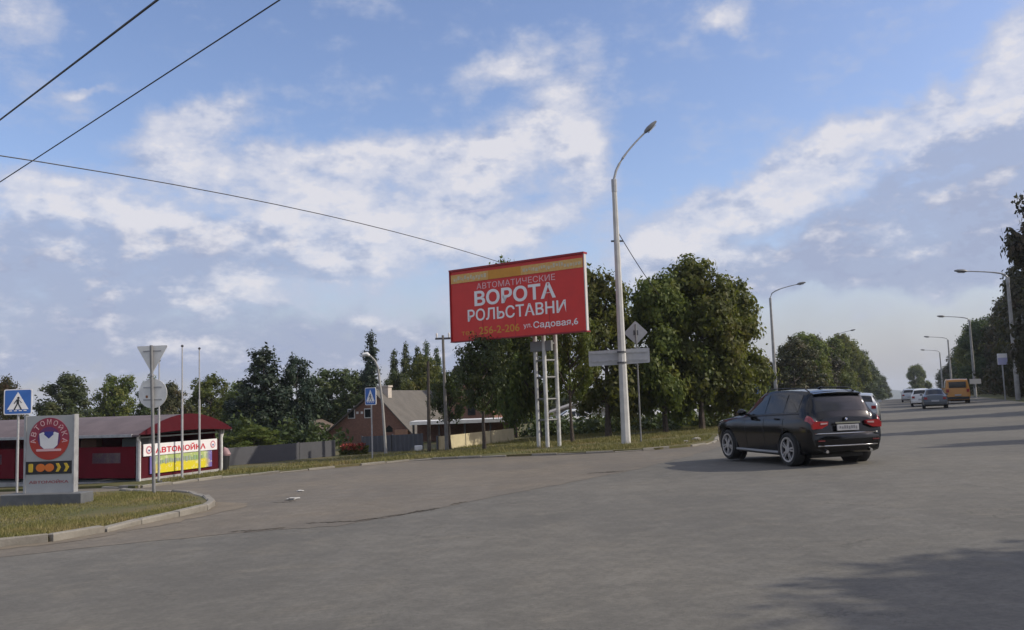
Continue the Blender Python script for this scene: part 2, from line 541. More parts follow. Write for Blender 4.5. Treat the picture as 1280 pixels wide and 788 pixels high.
crack_strip([(-4.6, 14.15), (-3.7, 14.25)], 0.20, rj).build('crack', SOIL, jn)
crack_strip([(-3.6, 14.75), (-2.7, 14.6), (-2.05, 15.15), (-1.45, 15.85)], 0.15, rj).build('crack', SOIL, jn)
crack_strip([(-1.9, 15.35), (-1.4, 15.9)], 0.30, rj, 40).build('crack', SOIL, jn)
crack_strip([(-1.25, 16.35), (-0.95, 16.75)], 0.20, rj).build('crack', SOIL, jn)
crack_strip([(1.7, 21.9), (2.75, 22.05)], 0.26, rj).build('crack', SOIL, jn)
crack_strip([(-5.3, 19.05), (-4.7, 18.95)], 0.10, rj, 30).build('crack', SOIL, jn)
crack_strip([(-7.0, 15.4), (-6.6, 16.3)], 0.06, rj, 30).build('crack', SOIL, jn)

ISLAND = [(-22, 9.0), (-14, 11.7), (-9.6, 13.4), (-8.1, 13.95), (-7.5, 14.26), (-7.1, 14.95), (-6.85, 16.3), (-6.42, 17.45), (-6.35, 18.1), (-6.45, 18.8), (-7.07, 20.45), (-8.46, 22.86), (-11.1, 25.0), (-16, 25.6), (-22, 22)]
E1 = Vector((0.335, 0.943)); E2 = Vector((-0.943, 0.335))
VERGE = [(-60, 43.6), (-13.0, 28.0), (-11.55, 26.9), (-11.2, 27.2), (-9.69, 29.79), (-6.95, 31.34), (-3.87, 33.6), (-2.0, 33.0), (-0.18, 32.17), (1.8, 31.3), (3.72, 30.87), (5.0, 30.95), (6.06, 31.49), (7.0, 32.6), (7.7, 34.34), (9.2, 40.0), (xl(105), 105), (-160, 105), (-160, 43.6)]


def slab(name, poly, material):
    mb = MB()
    mb.prism([(x, y, gz(x, y) - 0.03) for x, y in poly], (0, 0, 0.13))
    return tag(mb.build(name, material), kind='structure')


isl = slab('grass_island', ISLAND, TURF)
ver = slab('grass_verge', VERGE, TURF)

kmesh = []
for q in range(5):
    mb = MB().box((0, 0, 0), (0.98, 0.16, 0.34), 0, 0.022)
    rk = random.Random(q)
    mb.v = [(x + rk.uniform(-.012, .012), y + rk.uniform(-.012, .012), z + rk.uniform(-.010, .010)) for x, y, z in mb.v]
    kmesh.append(mb.mesh('kerb_stone')); kmesh[-1].materials.append(KERB)


def kerb_row(parent, pts, r_, drop=0.0, skip=()):
    L = [Vector(p) for p in pts]; i = 0; k = 0
    total = sum((b - a).length for a, b in zip(L[:-1], L[1:]))

    def pt(d):
        for a, b in zip(L[:-1], L[1:]):
            l = (b - a).length
            if d <= l:
                return a + (b - a) * (d / l)
            d -= l
        return L[-1]
    d = 0.0
    while d + 0.6 < total:
        a, b = pt(d), pt(d + 1.0)
        c = (a + b) / 2; ang = math.atan2(b.y - a.y, b.x - a.x)
        if k not in skip:
            o = link('kerb_stone', r_.choice(kmesh), None, parent)
            o.location = (c.x, c.y, gz(c.x, c.y) - 0.022 - drop + r_.uniform(-0.035, 0.014))
            o.rotation_euler = (r_.uniform(-.09, .09), r_.uniform(-.018, .018) - 0.02 * math.cos(ang), ang + r_.uniform(-.02, .02))
            o.scale = ((b - a).length * 1.0, 1, 1)
        d += 1.0; k += 1


rk = random.Random(12)
kerb_row(isl, ISLAND[1:13], rk, 0.0)
kerb_row(ver, VERGE[1:15], rk, 0.045, skip=(9, 16, 22))
kerb_row(ver, [(7.7, 34.34), (9.2, 40.0), (xl(75), 75)], rk, 0.02)


def in_poly(x, y, poly):
    c = False; n = len(poly)
    for i in range(n):
        x1, y1 = poly[i]; x2, y2 = poly[i - 1]
        if (y1 > y) != (y2 > y) and x < (x2 - x1) * (y - y1) / (y2 - y1) + x1:
            c = not c
    return c


def grass(name, label, poly, bounds, n, hmin, hmax, wid, material, seed, keep=None):
    r_ = random.Random(seed); vs = []; fs = []
    x0_, x1_, y0_, y1_ = bounds; k = 0; tries = 0
    while k < n and tries < n * 6:
        tries += 1
        x, y = r_.uniform(x0_, x1_), r_.uniform(y0_, y1_)
        if not in_poly(x, y, poly) or (keep and not keep(x, y, r_)):
            continue
        patchy = math.sin(x * 1.7 + 3) * math.sin(y * 1.3) + math.sin(x * 0.6 - y * 0.8)
        if r_.random() < 0.30 - 0.45 * patchy:
            continue
        z = gz(x, y) + 0.098
        a = r_.uniform(0, 6.283); h = r_.uniform(hmin, hmax) * (1 + 0.35 * patchy) * (2.2 if r_.random() < 0.03 else 1.0); l = h * r_.uniform(0.1, 0.7); b_ = r_.uniform(0, 6.283)
        dx, dy = wid * math.cos(a), wid * math.sin(a)
        i = len(vs)
        vs += [(x - dx, y - dy, z), (x + dx, y + dy, z), (x + l * math.cos(b_), y + l * math.sin(b_), z + h)]
        fs.append((i, i + 1, i + 2)); k += 1
    me = bpy.data.meshes.new(name); me.from_pydata(vs, [], fs)
    return tag(link(name, me, material), label, 'grass', kind='stuff')


GRASS = leaf_mat('grass_blade', (0.115, 0.110, 0.032), (0.20, 0.165, 0.065), (0.25, 0.18, 0.085), 0.3)
SILT = ground_mat('kerb_silt', [(0.20, 0.165, 0.12), (0.155, 0.13, 0.10), (0.13, 0.12, 0.10)], 1.5, 22.0, 0.3)


def silt(pts, w0, w1, seed, flip=1):
    """ragged strip of washed-in sand along the foot of a kerb"""
    r_ = random.Random(seed); L = []
    for a, b in zip(pts[:-1], pts[1:]):
        a, b = Vector(a), Vector(b); n = max(2, int((b - a).length / 0.12))
        d = (b - a).normalized(); nrm = Vector((d.y, -d.x)) * flip
        for k in range(n):
            L.append((a + (b - a) * (k / n), nrm))
    mb = MB(); wv = 0.5
    for i, (p_, nrm) in enumerate(L):
        wv = min(1, max(0, wv + r_.uniform(-.16, .16)))
        hw = (w0 + (w1 - w0) * wv) * min(1, i / 12 + .02, (len(L) - 1 - i) / 12 + .02)
        q = p_ + nrm * hw; p0 = p_ - nrm * 0.05
        mb.v.append((p0.x, p0.y, gz(p0.x, p0.y) + 0.034)); mb.v.append((q.x, q.y, gz(q.x, q.y) + 0.029))
        if i:
            mb.f.append((2 * i - 2, 2 * i, 2 * i + 1, 2 * i - 1))
    return mb


silt(ISLAND[2:11], 0.10, 0.75, 3).build('sand_drift', SILT, jn)
silt(VERGE[4:14], 0.05, 0.40, 4).build('sand_drift', SILT, jn)

inner_isl = [(-22, 9.3), (-14, 12.0), (-9.6, 13.65), (-8.15, 14.2), (-7.6, 14.45), (-7.3, 15.05), (-7.05, 16.4), (-6.62, 17.5), (-6.55, 18.1), (-6.65, 18.75), (-7.25, 20.3), (-8.65, 22.6), (-11.1, 24.7), (-16, 25.4), (-22, 22)]
grass('island_grass', 'dry short grass covering the kerbed island under the price sign', inner_isl, (-15, -6.3, 11, 25.4), 60000, 0.02, 0.055, 0.007, GRASS, 5)
inner_ver = [(-11.4, 27.5), (-9.8, 30.1), (-7.0, 31.65), (-3.9, 33.9), (-0.18, 32.5), (3.7, 31.2), (6.0, 31.8), (7.4, 34.4), (8.9, 40), (17.6, 60), (6, 60), (-4, 40.5), (-8, 38), (-11, 34)]
grass('verge_grass', 'sunlit rough grass on the verge below the billboard and trees', inner_ver, (-11.5, 18, 27, 60), 70000, 0.03, 0.11, 0.014, GRASS, 6)

# far hills beyond the crest
mb = MB(); rh = random.Random(5)
N = 60
for k in range(N):
    x = -3200 + 6600 * k / (N - 1)
    y = 3000
    h = 22 + 10 * math.sin(k * 0.55) + 7 * math.sin(k * 1.31 + 1) + rh.uniform(-2, 2)
    zb = gz(x, y)
    for (yy, zz) in ((y - 700, gz(x, y - 700) - 6), (y - 250, -45 + h * 0.5), (y, -32 + h), (y + 150, -80)):
        mb.v.append((x, yy, zz))
for k in range(N - 1):
    for j in range(3):
        a = k * 4 + j
        mb.f.append((a, a + 4, a + 5, a + 1))
tag(mb.build('hills', mat('far_hill', (0.06, 0.08, 0.05), 0.95, var=0.4, scale=0.004), smooth=True), kind='structure')

# ------------------------------------------------------------------ trees
def leaves_mesh(name, pts, size, seed, nrm=None):
    """one small quad leaf at every point"""
    r_ = np.random.RandomState(seed)
    pts = np.asarray(pts); n = len(pts)
    a = r_.normal(size=(n, 3)); a /= np.linalg.norm(a, axis=1)[:, None]
    if nrm is not None:   # leaves lie roughly along the clump's surface
        nv = np.asarray(nrm) + np.array([0, 0, 0.35]); nv /= np.linalg.norm(nv, axis=1)[:, None] + 1e-9
        nv = nv + r_.normal(size=(n, 3)) * 0.42; nv /= np.linalg.norm(nv, axis=1)[:, None]
        a -= (a * nv).sum(1)[:, None] * nv; a /= np.linalg.norm(a, axis=1)[:, None]
    b = np.cross(nv, a) if nrm is not None else r_.normal(size=(n, 3)); b -= (a * b).sum(1)[:, None] * a; b /= np.linalg.norm(b, axis=1)[:, None]
    s = size * r_.uniform(0.6, 1.3, (n, 1))
    v = np.empty((n, 4, 3))
    v[:, 0] = pts - a * s; v[:, 1] = pts - b * s * 0.55; v[:, 2] = pts + a * s; v[:, 3] = pts + b * s * 0.55
    me = bpy.data.meshes.new(name)
    me.vertices.add(n * 4); me.vertices.foreach_set('co', v.reshape(-1))
    me.loops.add(n * 4); me.loops.foreach_set('vertex_index', np.arange(n * 4, dtype=np.int32))
    me.polygons.add(n); me.polygons.foreach_set('loop_start', np.arange(0, n * 4, 4, dtype=np.int32))
    me.update(calc_edges=True); me.validate()
    return me


def tree_pair(seed, kind, h=8.0, wd=6.0, n_leaf=9000, leaf=0.13):
    """(trunk mesh, crown mesh) at nominal size; crown built of lobes -> clumps -> leaves"""
    r_ = random.Random(seed); nr = np.random.RandomState(seed)
    lobes = []
    clear = kind == 'clear'
    if clear:
        kind = 'broad'
    if kind == 'broad':
        z0, z1 = (h * 0.40 if clear else h * 0.10), h * 0.95
        for k in range(15):
            t = (k + r_.random()) / 15
            z = z0 + (z1 - z0) * (0.08 + 0.84 * t)
            prof = math.sin(math.pi * min(1, 0.18 + 0.80 * t)) ** 0.6
            a = k * 2.4 + r_.uniform(-.5, .5); rr = wd / 2 * prof * r_.uniform(0.35, 0.78)
            lobes.append((rr * math.cos(a), rr * math.sin(a), z, wd * r_.uniform(0.13, 0.21)))
    elif kind == 'bushy':
        z0, z1 = h * 0.08, h
        for k in range(17):
            t = (k + r_.random()) / 17
            z = z0 + (z1 - z0) * (0.05 + 0.87 * t)
            prof = math.sin(math.pi * min(1, 0.30 + 0.66 * t)) ** 0.6
            a = k * 2.4 + r_.uniform(-.5, .5); rr = wd / 2 * prof * r_.uniform(0.3, 0.8)
            lobes.append((rr * math.cos(a), rr * math.sin(a), z, wd * r_.uniform(0.12, 0.20)))
    elif kind == 'poplar':
        for k in range(22):
            t = (k + r_.random()) / 22
            prof = (math.sin(math.pi * min(1, 0.12 + 0.85 * t)) ** 0.5) * (1 - 0.45 * t)
            a = k * 2.4; rr = wd / 2 * prof * r_.uniform(0.05, 0.45)
            lobes.append((rr * math.cos(a), rr * math.sin(a), h * (0.05 + 0.91 * t), wd * (0.30 * prof + 0.06)))
    elif kind == 'cone':
        for k in range(24):
            t = (k + r_.random()) / 24
            prof = (1 - t) ** 0.75 * 0.9 + 0.1
            a = k * 2.4; rr = wd / 2 * prof * r_.uniform(0.3, 0.8)
            lobes.append((rr * math.cos(a), rr * math.sin(a), h * (0.06 + 0.90 * t), wd * (0.17 * prof + 0.035)))
    pts = []; nrms = []
    tot = sum(l[3] ** 2 for l in lobes)
    for (x, y, z, rad) in lobes:
        n = int(n_leaf * rad * rad / tot); nc = max(5, n // 34)
        d = nr.normal(size=(nc, 3)); d /= np.linalg.norm(d, axis=1)[:, None]
        rr = rad * nr.uniform(0.45, 1.12, (nc, 1))
        cc = np.array([x, y, z]) + d * rr * np.array([1.0, 1.0, 0.85])
        for c in cc:
            m = max(4, int(n / nc * nr.uniform(0.5, 1.5)))
            q_ = c + nr.normal(size=(m, 3)) * (leaf * 1.35)
            pts.append(q_); o1 = q_ - np.array([x, y, z]); o2 = q_ - c
            nrms.append(o1 / (np.linalg.norm(o1, axis=1)[:, None] + 1e-9) + 0.6 * o2 / (np.linalg.norm(o2, axis=1)[:, None] + 1e-9))
    pts = np.concatenate(pts)
    crown = leaves_mesh('crown', pts, leaf, seed, np.concatenate(nrms))
    mb = MB()
    top = h * (0.72 if kind in ('broad', 'bushy') else 0.93)
    r0 = {'broad': 0.17, 'bushy': 0.16, 'poplar': 0.13, 'cone': 0.14}[kind] * h / 8
    path = [(0, 0, -0.3)]
    x = y = 0
    for k in range(1, 7):
        x += r_.uniform(-.07, .07) * h / 8; y += r_.uniform(-.07, .07) * h / 8
        path.append((x, y, top * k / 6))
    mb.tube(path, [r0 * 1.25] + [r0 * (1 - 0.14 * k) for k in range(1, 7)], 8)
    for (lx, ly, lz, rad) in (lobes if kind in ('broad', 'bushy') else lobes[::3]):
        zs = max(h * 0.2, lz - math.hypot(lx, ly) * r_.uniform(0.5, 0.9) - 0.2)
        zs = min(zs, top * 0.98)
        f = zs / top * 6; i = min(5, int(f)); u = f - i
        p0 = Vector(path[i]).lerp(Vector(path[i + 1]), u); p2 = Vector((lx, ly, lz + rad * 0.3))
        pm = p0.lerp(p2, 0.5) + Vector((r_.uniform(-.15, .15), r_.uniform(-.15, .15), r_.uniform(-.3, 0.0)))
        mb.tube([p0, pm, p2], [r0 * 0.42, r0 * 0.28, r0 * 0.08], 6, False)
    return mb.mesh('trunk', True), crown


TREES = {}
for nm, kd, sd_, hh, ww, nl, lf in (('broad_a', 'broad', 1, 8, 6, 26000, .13), ('broad_b', 'broad', 2, 8, 6, 26000, .13), ('broad_c', 'broad', 3, 8, 6, 20000, .135), ('broad_d', 'broad', 14, 8, 5, 15000, .12),
                                  ('clear_a', 'clear', 31, 8, 6, 7500, .13), ('bushy_a', 'bushy', 4, 8, 6, 13000, .14), ('bushy_b', 'bushy', 5, 8, 6, 13000, .14), ('bushy_c', 'bushy', 9, 8, 6, 10000, .16),
                                  ('poplar_a', 'poplar', 6, 9, 2.2, 9000, .12), ('poplar_b', 'poplar', 7, 9, 2.2, 9000, .12), ('cone_a', 'cone', 8, 8, 5, 14000, .12)):
    TREES[nm] = tree_pair(sd_, kd, hh, ww, nl, lf) + (hh, ww)
_leafed = {}


def tree(name, label, variant, x, y, h, wd, leaf='green', rot=0.0, group=None, dz=0.1):
    tm, cm, hh, ww = TREES[variant]
    key = (variant, leaf)
    if key not in _leafed:
        c = cm.copy() if any(k[0] == variant for k in _leafed) else cm
        c.materials.clear(); c.materials.append(LEAF[leaf])
        _leafed[key] = c
    t = empty(name, (x, y, gz(x, y) + dz), rot)
    t.scale = (wd / ww, wd / ww, h / hh)
    tag(t, label, 'tree', group)
    link('trunk', tm, BARK, t)
    link('crown', _leafed[key], None, t)
    return t

# ---- trees by the billboard and the junction
JG = 'trees on the verge beside the billboard'
tree('leafy_tree', 'tall leafy tree at the left of the big clump right of the lamp post', 'broad_a', 7.6, 45.0, 8.5, 5.0, 'green', 0.4, JG)
tree('leafy_tree', 'broadest tallest leafy tree in the middle of the big clump beside the black car', 'broad_b', 9.7, 46.2, 8.9, 5.8, 'green', 1.9, JG)
tree('leafy_tree', 'yellowing tree at the right end of the big clump above the black car bonnet', 'broad_c', 11.9, 47.6, 7.9, 5.0, 'yellow', 3.0, JG)
tree('leafy_tree', 'sparse yellowish tree between the billboard and the tall concrete lamp post', 'broad_d', 4.6, 44.2, 8.9, 4.6, 'yellow', 0.2, JG)
tree('leafy_tree', 'slim dark tree directly right of the billboard mast', 'clear_a', 2.5, 39.4, 6.0, 3.0, 'green', 1.2, JG)
tree('leafy_tree', 'short dark tree under the left half of the billboard', 'clear_a', -1.35, 37.2, 4.95, 3.2, 'dark', 2.5, JG)
tree('leafy_tree', 'tall tree behind the billboard whose top shows above its edge', 'broad_a', -0.3, 48.5, 10.2, 4.4, 'green', 4.4, JG)
tree('leafy_tree', 'dark tree seen through the steel mast under the billboard', 'clear_a', 1.3, 47.8, 6.5, 4.2, 'green', 0.9, JG)
tree('small_tree', 'small dark round tree against the pale pole behind the cream wall', 'clear_a', -3.05, 41.0, 3.7, 2.2, 'dark', 0.9)

# ---- trees at the left and behind the houses
LG = 'trees along the left horizon'
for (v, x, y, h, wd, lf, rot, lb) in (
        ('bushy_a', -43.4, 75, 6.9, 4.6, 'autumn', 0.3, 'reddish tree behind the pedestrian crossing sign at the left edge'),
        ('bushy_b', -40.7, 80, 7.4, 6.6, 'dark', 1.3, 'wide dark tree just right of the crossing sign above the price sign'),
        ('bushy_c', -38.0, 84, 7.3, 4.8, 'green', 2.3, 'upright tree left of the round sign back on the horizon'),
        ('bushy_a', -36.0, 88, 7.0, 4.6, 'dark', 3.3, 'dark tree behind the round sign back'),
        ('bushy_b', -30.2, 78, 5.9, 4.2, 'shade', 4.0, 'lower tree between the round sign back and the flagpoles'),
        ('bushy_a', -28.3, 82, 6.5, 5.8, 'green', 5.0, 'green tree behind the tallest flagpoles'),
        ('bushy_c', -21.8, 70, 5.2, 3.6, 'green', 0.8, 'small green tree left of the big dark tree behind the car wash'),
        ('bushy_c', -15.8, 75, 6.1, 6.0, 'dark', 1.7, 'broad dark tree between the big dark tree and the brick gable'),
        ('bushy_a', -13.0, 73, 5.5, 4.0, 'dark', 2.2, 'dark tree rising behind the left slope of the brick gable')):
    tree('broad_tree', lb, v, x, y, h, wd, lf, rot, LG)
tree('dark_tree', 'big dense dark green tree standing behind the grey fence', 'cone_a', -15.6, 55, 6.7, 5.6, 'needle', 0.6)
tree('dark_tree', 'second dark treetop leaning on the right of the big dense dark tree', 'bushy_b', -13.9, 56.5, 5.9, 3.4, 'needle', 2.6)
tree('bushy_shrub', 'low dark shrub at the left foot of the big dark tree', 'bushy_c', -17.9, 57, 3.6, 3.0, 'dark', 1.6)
tree('bushy_shrub', 'pale green bush peeping over the grey fence below the big dark tree', 'bushy_a', -14.0, 47.5, 1.6, 3.2, 'green', 0.6)
tree('cypress', 'lone narrow dark column tree left of the white-headed street lamp', 'poplar_a', -11.4, 70, 8.6, 1.9, 'needle', 0.3)
PG = 'row of poplars behind the brick house'
for i, (x, y, h, wd, lb) in enumerate(((-12.9, 95, 9.0, 1.9, 'leftmost poplar of the row behind the brick house'), (-11.7, 95, 9.7, 1.8, 'second poplar from the left behind the brick house'),
                                       (-10.5, 96, 9.3, 2.0, 'middle poplar of the row behind the brick house'), (-9.3, 95, 9.7, 1.7, 'second poplar from the right behind the brick house'), (-8.4, 97, 9.1, 1.7, 'rightmost poplar of the row behind the brick house'))):
    tree('poplar', lb, ('poplar_b', 'poplar_a')[i % 2], x, y, h, wd, 'dark', i * 1.1, PG)
tree('leafy_tree', 'light green tree over the ridge of the grey roofed brick house', 'bushy_a', -7.4, 72, 6.4, 4.4, 'yellow', 1.1)
tree('leafy_tree', 'dark tree behind the chimney of the brick house', 'bushy_b', -10.2, 76, 5.6, 3.4, 'dark', 2.1)

# ---- rows along the main road
FG = 'trees along the left side of the receding road'
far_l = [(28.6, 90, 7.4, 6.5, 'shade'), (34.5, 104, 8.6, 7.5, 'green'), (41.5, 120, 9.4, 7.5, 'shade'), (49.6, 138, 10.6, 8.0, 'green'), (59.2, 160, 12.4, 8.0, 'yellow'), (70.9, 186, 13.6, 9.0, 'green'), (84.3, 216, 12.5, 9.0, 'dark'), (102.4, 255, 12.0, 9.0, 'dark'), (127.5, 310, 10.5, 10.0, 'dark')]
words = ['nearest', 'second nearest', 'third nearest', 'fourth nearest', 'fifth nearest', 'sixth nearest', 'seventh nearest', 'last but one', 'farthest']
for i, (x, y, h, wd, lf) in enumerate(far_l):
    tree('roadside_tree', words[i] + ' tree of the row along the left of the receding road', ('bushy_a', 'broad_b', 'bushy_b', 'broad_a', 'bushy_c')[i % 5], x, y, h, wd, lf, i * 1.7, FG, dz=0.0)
RG = 'tall trees along the right side of the road'
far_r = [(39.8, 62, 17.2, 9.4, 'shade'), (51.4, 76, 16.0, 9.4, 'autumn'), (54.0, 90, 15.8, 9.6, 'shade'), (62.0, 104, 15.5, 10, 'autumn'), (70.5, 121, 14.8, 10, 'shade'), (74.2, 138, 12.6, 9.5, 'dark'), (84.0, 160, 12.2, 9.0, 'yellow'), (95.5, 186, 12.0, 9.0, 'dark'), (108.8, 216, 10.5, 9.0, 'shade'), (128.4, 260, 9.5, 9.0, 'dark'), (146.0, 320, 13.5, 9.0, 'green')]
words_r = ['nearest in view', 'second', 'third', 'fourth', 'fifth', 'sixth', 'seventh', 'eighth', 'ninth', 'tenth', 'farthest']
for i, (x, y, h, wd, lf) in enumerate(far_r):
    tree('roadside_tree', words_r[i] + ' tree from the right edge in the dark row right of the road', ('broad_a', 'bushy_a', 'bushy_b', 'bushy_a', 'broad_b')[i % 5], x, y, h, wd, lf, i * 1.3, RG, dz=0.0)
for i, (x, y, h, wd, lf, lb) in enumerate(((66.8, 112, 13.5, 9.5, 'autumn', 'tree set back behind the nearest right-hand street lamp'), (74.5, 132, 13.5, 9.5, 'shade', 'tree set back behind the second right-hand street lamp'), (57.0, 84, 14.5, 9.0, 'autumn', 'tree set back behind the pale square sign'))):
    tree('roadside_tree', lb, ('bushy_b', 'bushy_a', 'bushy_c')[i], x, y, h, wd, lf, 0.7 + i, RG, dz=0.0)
# trees on the near right pavement: out of view, their shade lies across the road
for i, (x, y, h, wd) in enumerate(((16.5, 5.15, 9.6, 6.8), (17.3, 4.5, 9.8, 6.6), (23.6, 22.9, 8.8, 3.2), (25.4, 30.6, 9.2, 4.0), (33.0, 43.5, 10.0, 7.0))):  # second tree is added only to make the first one's shadow denser
    tree('pavement_tree', ('nearest tree on the right pavement, shading the road at the lower right', 'unseen tree added to thicken the shadow of the nearest one on the right pavement', 'slim tree farther on the right pavement', 'third tree on the near right pavement', 'fourth tree on the near right pavement before the row')[i], ('broad_a', 'broad_b')[i % 2], x, y, h, wd, 'green', i * 2.1, 'shade trees on the near right pavement', dz=0.0)

# undergrowth along the right row and a far wood closing the horizon
def thicket(name, label, spots, leaf, material, per, seed, spread):
    nr = np.random.RandomState(seed); P = []
    for (x, y, h) in spots:
        for k in range(per // 40):
            c = np.array([x, y, gz(x, y)]) + np.array([nr.normal() * spread, nr.normal() * spread, h * nr.uniform(0.05, 1.0) ** 1.0 * nr.uniform(.5, 1)])
            P.append(c + nr.normal(size=(40, 3)) * leaf * 1.6)
    me = leaves_mesh(name, np.concatenate(P), leaf, seed)
    me.materials.append(material)
    return tag(link(name, me), label, 'undergrowth', kind='stuff')


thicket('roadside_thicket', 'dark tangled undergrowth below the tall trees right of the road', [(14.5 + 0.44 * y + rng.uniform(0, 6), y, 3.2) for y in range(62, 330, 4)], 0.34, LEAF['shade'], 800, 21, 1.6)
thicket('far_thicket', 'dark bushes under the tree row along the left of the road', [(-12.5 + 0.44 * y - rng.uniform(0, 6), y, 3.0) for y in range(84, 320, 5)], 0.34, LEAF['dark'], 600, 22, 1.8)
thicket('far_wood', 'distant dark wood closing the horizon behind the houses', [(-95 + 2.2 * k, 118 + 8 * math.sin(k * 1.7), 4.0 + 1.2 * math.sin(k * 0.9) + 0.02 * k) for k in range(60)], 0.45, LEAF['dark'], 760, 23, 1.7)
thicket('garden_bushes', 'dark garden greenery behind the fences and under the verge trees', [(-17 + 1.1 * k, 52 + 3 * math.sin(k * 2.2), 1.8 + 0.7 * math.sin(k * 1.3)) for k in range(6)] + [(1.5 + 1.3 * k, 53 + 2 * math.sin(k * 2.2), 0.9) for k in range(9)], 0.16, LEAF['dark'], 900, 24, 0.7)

# ------------------------------------------------------------------ billboard
RED = mat('billboard_red', (0.62, 0.022, 0.012), 0.45, var=0.10, scale=1.5)
REDD = mat('billboard_dark_red', (0.26, 0.006, 0.012), 0.5)
LETW = mat('letter_white', (0.78, 0.76, 0.74), 0.5)
LETP = mat('letter_pinkish', (0.70, 0.42, 0.42), 0.5)
CREAM = mat('banner_cream', (0.66, 0.42, 0.13), 0.5, col2=(0.62, 0.30, 0.06), scale=9)
ORANGE = mat('banner_orange', (0.62, 0.27, 0.015), 0.5, var=0.1, scale=5)
pl = Vector((-2.66, 38.4)); pr_ = Vector((2.90, 34.6))
bw = (pr_ - pl).length
mid = (pl + pr_) / 2
ang = math.atan2(pr_.y - pl.y, pr_.x - pl.x)
bb = empty('billboard', (mid.x, mid.y, gz(mid.x, mid.y) + 0.1), ang)
tag(bb, 'large red billboard with white lettering on a steel mast behind the kerb', 'billboard')
zb = 4.27 - bb.location.z; zt = 7.34 - bb.location.z; bh = zt - zb
panel = MB().box((0, 0.10, (zb + zt) / 2), (bw, 0.16, bh)).build('panel', RED, bb)
MB().box((0, 0.10, zt + 0.03), (bw + 0.1, 0.30, 0.08)).build('top_rail', REDD, bb)
MB().box((0, 0.10, zb - 0.025), (bw + 0.1, 0.30, 0.05)).build('bottom_rail', REDD, bb)
MB().box((bw / 2 + 0.025, 0.08, (zb + zt) / 2), (0.04, 0.16, bh)).build('edge_strip', mat('edge_pale', (0.5, 0.48, 0.46), 0.6), bb)
MB().box((-bw / 2 - 0.025, 0.12, (zb + zt) / 2), (0.05, 0.3, bh)).build('edge_strip', REDD, bb)


def bbz(v): return zb + bh * v


def bbx(u): return -bw / 2 + bw * u


st1 = MB().box((bbx(0.155), 0.012, bbz(0.885)), (bw * 0.30, 0.03, bh * 0.125)).build('header_strip', CREAM, bb)
st2 = MB().box((bbx(0.43), 0.010, bbz(0.885)), (bw * 0.25, 0.034, bh * 0.125)).build('header_strip', ORANGE, bb)
st3 = MB().box((bbx(0.775), 0.012, bbz(0.885)), (bw * 0.44, 0.03, bh * 0.125)).build('header_strip', CREAM, bb)
PALE = mat('header_smudge', (0.66, 0.55, 0.36), 0.5, var=0.3, scale=12)
rb = random.Random(4)
for s0, s1, par in ((0.03, 0.29, st1), (0.57, 0.97, st3)):
    mbp = MB(); u = s0
    while u < s1:
        wd_ = rb.uniform(0.006, 0.02)
        mbp.box((bbx(u + wd_ / 2), -0.006, bbz(0.885) + rb.uniform(-.05, .05)), (bw * wd_, 0.008, bh * rb.uniform(0.035, 0.06)))
        u += wd_ + 0.006
    mbp.build('worn_print', PALE, par)
for u_ in (0.25, 0.5, 0.75):
    MB().box((bbx(u_), 0.017, bbz(0.41)), (0.012, 0.008, bh * 0.8)).build('sheet_seam', REDD, bb)
yF = 0.016
lettering('АВТОМАТИЧЕСКИЕ', bw * 0.59, bh * 0.085, (bbx(0.505), yF, bbz(0.745)), bb, LETP, 0.0)
lettering('ВОРОТА', bw * 0.61, bh * 0.215, (bbx(0.495), yF, bbz(0.575)), bb, LETW, 0.028)
lettering('РОЛЬСТАВНИ', bw * 0.735, bh * 0.17, (bbx(0.50), yF, bbz(0.345)), bb, LETW, 0.015)
lettering('тел.', bw * 0.11, bh * 0.055, (bbx(0.135), yF, bbz(0.10)), bb, ORANGE, 0.0)
lettering('256-2-206', bw * 0.31, bh * 0.105, (bbx(0.375), yF, bbz(0.12)), bb, ORANGE, 0.012)
lettering('ул.', bw * 0.06, bh * 0.065, (bbx(0.59), yF, bbz(0.12)), bb, LETW, 0.0)
lettering('Садовая,6', bw * 0.315, bh * 0.105, (bbx(0.79), yF, bbz(0.125)), bb, LETW, 0.01)
# rear lattice and mast
mast_pts = [(0.92, 36.75), (1.27, 36.35), (1.77, 36.7)]
inv = Matrix.Rotation(-ang, 2)
loc2 = [inv @ (Vector(p) - mid) for p in mast_pts]
for q in loc2:
    MB().tube([(q.x, q.y, -0.4), (q.x, q.y, zb + 0.1)], 0.085, 10).build('mast_post', mat('mast_white', (0.55, 0.54, 0.51), 0.6, var=0.35, scale=3), bb, True)
for z in (1.15, 2.0, 2.9, 3.6, 4.3):
    if z > zb: continue
    mbr = MB()
    for a, b in ((0, 1), (1, 2), (0, 2)):
        mbr.tube([(loc2[a].x, loc2[a].y, z), (loc2[b].x, loc2[b].y, z)], 0.045, 6)
    mbr.build('brace', mat('brace_grey', (0.16, 0.16, 0.155), 0.6), bb)
MB().box(((loc2[0].x + loc2[2].x) / 2, loc2[1].y + 0.05, zb - 0.45), (abs(loc2[2].x - loc2[0].x) + 0.3, 0.14, 0.42)).build('head_plate', mat('brace_grey', (0, 0, 0)), bb)
mbr = MB()
for k in range(7):
    xx = -bw / 2 + 0.3 + (bw - 0.6) * k / 6
    mbr.box((xx, 0.24, (zb + zt) / 2), (0.07, 0.10, bh - 0.1))
for z in (zb + 0.4, zt - 0.5):
    mbr.box((0, 0.31, z), (bw - 0.2, 0.06, 0.1))
mbr.build('rear_frame', STEELD, bb)

# ------------------------------------------------------------------ street lamps
POST_PALE = mat('post_pale', (0.52, 0.51, 0.48), 0.8, var=0.2, scale=2.0, bump=0.15)


